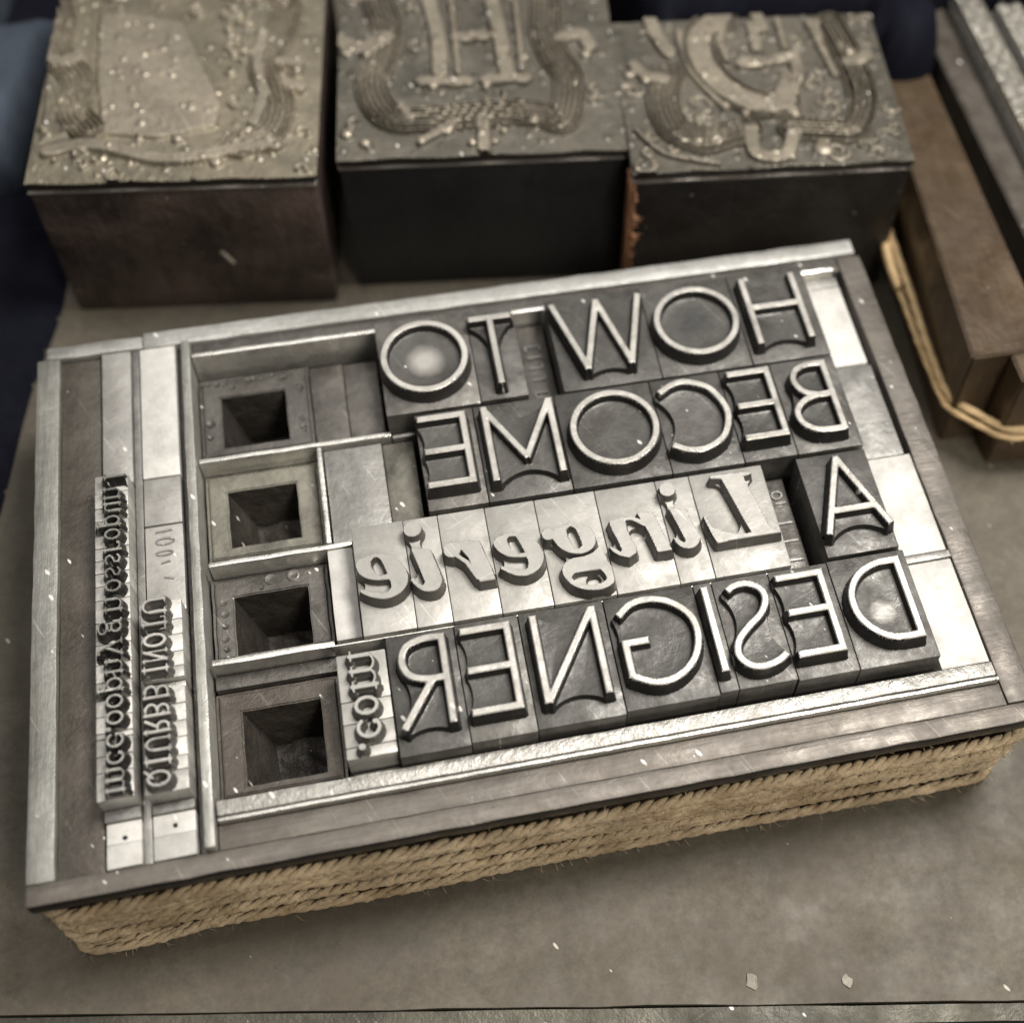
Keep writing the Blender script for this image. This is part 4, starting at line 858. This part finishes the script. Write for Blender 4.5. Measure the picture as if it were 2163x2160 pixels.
D3 = [(102.37, 79.45, 1.5), (94.46, 79.06, .6), (95.89, 78.83, .6), (97.81, 78.51, .6), (93.75, 87.58), (84.19, 83.71, .7), (86.03, 83.05, .7), (88.76, 82.94, .8), (107.76, 81.86, .7), (106.09, 81.44, .6), (98.94, 88.71), (100.34, 86.31, .8), (79.87, 97.54, .9), (81.83, 96.17, .8), (111.33, 97.05, .9), (112.22, 94.59, .7), (110.35, 98.53, .7)]
block(76.5, 79.35, math.radians(-5.7), 37.6, 29.5, 'right engraved block with a splintered corner and a curled initial', B3, D3, [1.75, 1.1, .5, .6, .8, 1.0, 1.5, 1.4, .35, .5, .6, 1.0, .6, .9, 1.0, .8, 1.0, .9], [([(87.54, 102.46), (87.73, 96.56), (89.5, 91.15)], .35)], M_wood3, chips=True)

# ------------------------------------------------------------------ second page of type at the right
def pbar(name, pts, z0, z1, m, label, cat, group=None, bev=.25):
    v_, f_ = prism(pts, z0, z1); bm = bmesh.new(); vs = [bm.verts.new(p) for p in v_]
    for f in f_: bm.faces.new([vs[i] for i in f])
    bm.normal_update(); bmesh.ops.bevel(bm, geom=[e for e in bm.edges if e.verts[0].co.z > z0+.1 or e.verts[1].co.z > z0+.1], offset=bev, segments=2, affect='EDGES')
    o = bm_obj(name, bm, m); return tag(o, label, cat, group)
G5 = 'furniture of the second tied page at the right'
pbar('furniture_strip', [(113.5, 47.2), (118.45, 47.15), (124.1, 47.1), (125.6, 112), (119.2, 112)], 0, H, M_bwood, 'broad brown strip forming the left side of the second page', 'wooden furniture', G5)
pbar('furniture_strip', [(118.55, 42.6), (170, 39.5), (170, 46.8), (118.6, 47.0)], 0, H-.1, M_bwood, 'brown strip along the front of the second page, stepped forward at its corner', 'wooden furniture', G5)
pbar('furniture_strip', [(127.4, 47.2), (131.6, 47.2), (131.9, 112), (127.6, 112)], 0, H+.3, M_brown, 'narrow dark strip beside the silver ornament rows', 'wooden furniture', G5)
def orn_row(x0, x1, y0, y1, label):
    e = empty('ornament_border', (x0+x1)/2, (y0+y1)/2, label, 'metal type', 'rows of silvery border ornaments in the second page')
    ox, oy = (x0+x1)/2, (y0+y1)/2
    bm_obj('body', slab_bm(x0-ox, y0-oy, x1-ox, y1-oy, 0, 20.8, .15, .05), M_grey, e)
    h = .2; gx = np.arange(x0+.1, x1-.05, h); gy = np.arange(y0+.1, y1-.1, h); P = np.stack(np.meshgrid(gx, gy), -1)
    u = P[..., 0]-(x0+x1)/2; v = P[..., 1]; w = (x1-x0)/2
    t = (v % 3.4)-1.7
    r1_ = np.hypot(u*.9, t); Z = 21.0+1.9*np.clip(1-np.abs(r1_-1.2)/.45, 0, 1)
    Z = np.maximum(Z, 21.0+1.9*np.clip(1-np.hypot(u, t)/.55, 0, 1)**.5)
    Z = np.maximum(Z, 21.0+1.7*np.clip(1-np.abs(np.abs(u)-w*.82)/.28, 0, 1))
    Z = np.maximum(Z, 21.0+1.8*np.clip(1-np.hypot(np.abs(u)-w*.5, np.abs(t)-1.7)/.6, 0, 1)**.5)
    ny, nx = Z.shape; V_ = np.stack([P[..., 0]-ox, P[..., 1]-oy, Z+.06*rng.randn(*Z.shape)], -1).reshape(-1, 3).tolist()
    F_ = [(j*nx+i, j*nx+i+1, (j+1)*nx+i+1, (j+1)*nx+i) for j in range(ny-1) for i in range(nx-1)]
    mesh_obj('raised_ornament', V_, F_, M_rule, e, sharp=60)
orn_row(131.95, 136.0, 52, 110.5, 'silvery chain of ornaments nearer the brown furniture')
bar('furniture_strip', 136.1, 52, 137.4, 110.5, M_dark, 'black gap strip between the two silvery ornament rows', 'metal furniture', G5, z1=17)
orn_row(137.5, 141.5, 52, 107, 'silvery chain of ornaments at the far right edge')
# its cord
V = []; F = []
addc(cord([(118.2, 112, 9.8), (116.5, 100, 9.5), (115.6, 88, 9.2), (114.45, 78, 8.6), (114.0, 66.2, 8.2), (113.5, 58.4, 8.0), (113.3, 51, 7.9), (113.6, 48.5, 8.0), (115.6, 46.2, 8.0), (118.0, 43.6, 8.0), (119.3, 42.3, 8.0), (125, 41.6, 8.0), (140, 40.8, 8.0), (168, 39, 8)], .75, 9., plies=3, jit=.02, fuzz=14))
addc(cord([(118.0, 112, 8.4), (116.2, 100, 8.2), (115.1, 88, 8.0), (114.0, 78, 7.2), (113.5, 70, 6.6), (113.0, 58.4, 6.8), (112.9, 51, 7.0), (113.0, 48, 7.0), (115.2, 45.5, 7.0), (117.8, 42.8, 7.0), (119.3, 41.7, 7.0), (125, 41.0, 7.0), (140, 40.2, 7.0), (168, 38.4, 7)], .6, 9., plies=3, jit=.02, fuzz=14))
addc(cord([(115.4, 86, 9.0), (114.0, 80, 8.8), (113.3, 76, 8.4), (113.0, 72, 7.8), (113.2, 68.5, 7.2)], .9, 3.0, fuzz=20))
tag(mesh_obj('cord', V, F, M_twine2, sharp=180), 'pale tan cord bending round the corner of the second page', 'cord')

# ------------------------------------------------------------------ cloths and a shadow sheet
def cloth(name, outline, z, m, label, amp=1.2, thick=1., res=1.6, seed=0, slope=(0, 0)):
    xs = [p[0] for p in outline]; ys = [p[1] for p in outline]
    gx = np.arange(min(xs), max(xs)+res, res); gy = np.arange(min(ys), max(ys)+res, res); P = np.stack(np.meshgrid(gx, gy), -1)
    D = d_poly(P, smooth_poly(outline, 5, math.radians(100)))
    gr = np.gradient(D, res); m_ = np.abs(D) < res*.55
    P[..., 0][m_] -= (gr[1]*D)[m_]; P[..., 1][m_] -= (gr[0]*D)[m_]; D = np.where(m_, 0, D)
    rr = np.random.RandomState(seed); Z = np.zeros(D.shape)
    for k in range(7):
        a = rr.rand()*6.28; f = rr.uniform(.05, .22); Z += np.sin((P[..., 0]*math.cos(a)+P[..., 1]*math.sin(a))*f+rr.rand()*6)*amp/(1+f*12)
    edge = np.clip(-D/2.5, 0, 1)
    Z = z+(Z-Z.min())*edge**.5*.5+thick*np.sqrt(edge)+slope[0]*(P[..., 0]-xs[0])+slope[1]*(P[..., 1]-ys[0])
    inn = D <= .01; ny, nx = D.shape; V_ = np.concatenate([P.reshape(-1, 2), Z.reshape(-1, 1)], 1).tolist(); F_ = []
    for j in range(ny-1):
        for i in range(nx-1):
            if inn[j, i] and inn[j, i+1] and inn[j+1, i] and inn[j+1, i+1]: F_.append((j*nx+i, j*nx+i+1, (j+1)*nx+i+1, (j+1)*nx+i))
    # hem down to the surface it lies on
    cnt = {}
    for f in F_:
        for a_, b_ in zip(f, f[1:]+f[:1]): cnt[(a_, b_)] = 1
    k0 = len(V_); mp = {}
    for (a_, b_) in list(cnt):
        if (b_, a_) not in cnt:
            for q in (a_, b_):
                if q not in mp: mp[q] = len(V_); V_.append((V_[q][0], V_[q][1], .02))
            F_.append((b_, a_, mp[a_], mp[b_]))
    used = sorted({i for f in F_ for i in f}); re = {u: i for i, u in enumerate(used)}
    return tag(mesh_obj(name, [V_[u] for u in used], [tuple(re[i] for i in f) for f in F_], m, sharp=180), label, 'cloth')
cloth('dark_sheet', [(-60, 160), (-60, 40), (-15.5, 40), (-10.5, 55), (-6.5, 76), (-2.2, 92), (-.6, 110), (1.8, 133), (2, 160)], 0, M_navy, 'navy black sheet standing in for the shadow left of the engraved blocks', amp=.8, thick=1.0, seed=2, res=.8)  # dark sheet laid on the slab in place of a cast shadow
cloth('blue_cloth', [(-70, 170), (-70, 113), (-12, 113), (-8.0, 114), (-6.5, 117), (-4.2, 124), (-1.6, 133), (.8, 141), (-12, 143.0), (-14, 170)], 6, M_blue, 'folded blue grey cloth at the far left, on the navy shadow sheet', amp=.35, thick=6.0, seed=4)
cloth('dark_sheet', [(85, 230), (86, 116.3), (92, 112.3), (100, 111.2), (112, 109.4), (117.6, 107), (117.9, 98.5), (124.5, 97.6), (128.0, 103), (134, 112), (190, 112), (190, 230)], 19, M_navy, 'navy black cloth draped behind the right engraved block', amp=1.5, thick=5.5, seed=6)

# ------------------------------------------------------------------ camera
CAMP = dict(f=2928.489, t=(42.7077, -46.7961, 154.7421), c=(206.280, -99.596))
import json
def rotm(r):
    r = np.array(r, float); th = np.linalg.norm(r); k = r/th; K = np.array([[0, -k[2], k[1]], [k[2], 0, -k[0]], [-k[1], k[0], 0]])
    return np.eye(3)+np.sin(th)*K+(1-np.cos(th))*K@K
CAM_R = np.array([[0.9788232, -0.2018818, 0.0354075], [-0.1497727, -0.8241721, -0.548409], [0.1395468, 0.5314924, -0.8369551]])
cam = bpy.data.cameras.new('camera'); co = bpy.data.objects.new('camera', cam); COL.objects.link(co); sc.camera = co
rgt, dwn, fwd = CAM_R
co.matrix_world = Matrix(((rgt[0], -dwn[0], -fwd[0], CAMP['t'][0]*S), (rgt[1], -dwn[1], -fwd[1], CAMP['t'][1]*S), (rgt[2], -dwn[2], -fwd[2], CAMP['t'][2]*S), (0, 0, 0, 1)))
cam.sensor_width = 36; cam.lens = CAMP['f']/2163*36
cam.shift_x = -CAMP['c'][0]/2163; cam.shift_y = CAMP['c'][1]/2163
cam.clip_start = .01; cam.clip_end = 20
cam.dof.use_dof = True; cam.dof.focus_distance = float((np.array([62, 20, 20])-np.array(CAMP['t']))@fwd)*S; cam.dof.aperture_fstop = 15
def px(u, v, z=0.):
    d = CAM_R.T@np.array([(u-1081.5-CAMP['c'][0])/CAMP['f'], (v-1080-CAMP['c'][1])/CAMP['f'], 1.]); t = (z-CAMP['t'][2])/d[2]
    return np.array(CAMP['t'])+t*d
flake(70.2, -16.45, .8, FLK[0][3], 1); flake(80.29, -18.34, .6, FLK[1][3], 2)

# ------------------------------------------------------------------ light
w = bpy.data.worlds.new('World'); sc.world = w; w.use_nodes = True
w.node_tree.nodes['Background'].inputs[0].default_value = (.85, .92, 1.0, 1); w.node_tree.nodes['Background'].inputs[1].default_value = .022
def area(name, loc, target, size, power, col=(1, .962, .905), sy=None):
    l = bpy.data.lights.new(name, 'AREA'); l.energy = power; l.color = col; l.size = size*S
    if sy: l.shape = 'RECTANGLE'; l.size_y = sy*S
    o = bpy.data.objects.new(name, l); o.location = [c*S for c in loc]
    d = Vector(target)-Vector(loc); o.rotation_euler = d.to_track_quat('-Z', 'Y').to_euler(); COL.objects.link(o); return o
area('key_lamp', (200, 82, 370), (52, 36, 0), 120, 1.75)
area('back_lamp', (55, 300, 330), (45, 50, 0), 200, .20, (1, .97, .92))
area('top_lamp', (-40, 70, 400), (30, 35, 0), 200, .40, (1, .96, .9))
area('front_lamp', (150, -170, 250), (70, 0, 8), 80, .55, (1, .93, .82))
sc.view_settings.view_transform = 'Standard'; sc.view_settings.look = 'None'; sc.view_settings.gamma = 1; sc.view_settings.exposure = 0
sc.view_settings.use_curve_mapping = False
sc.render.film_transparent = False
sc.cycles.use_denoising = True
sc.cycles.max_bounces = 8
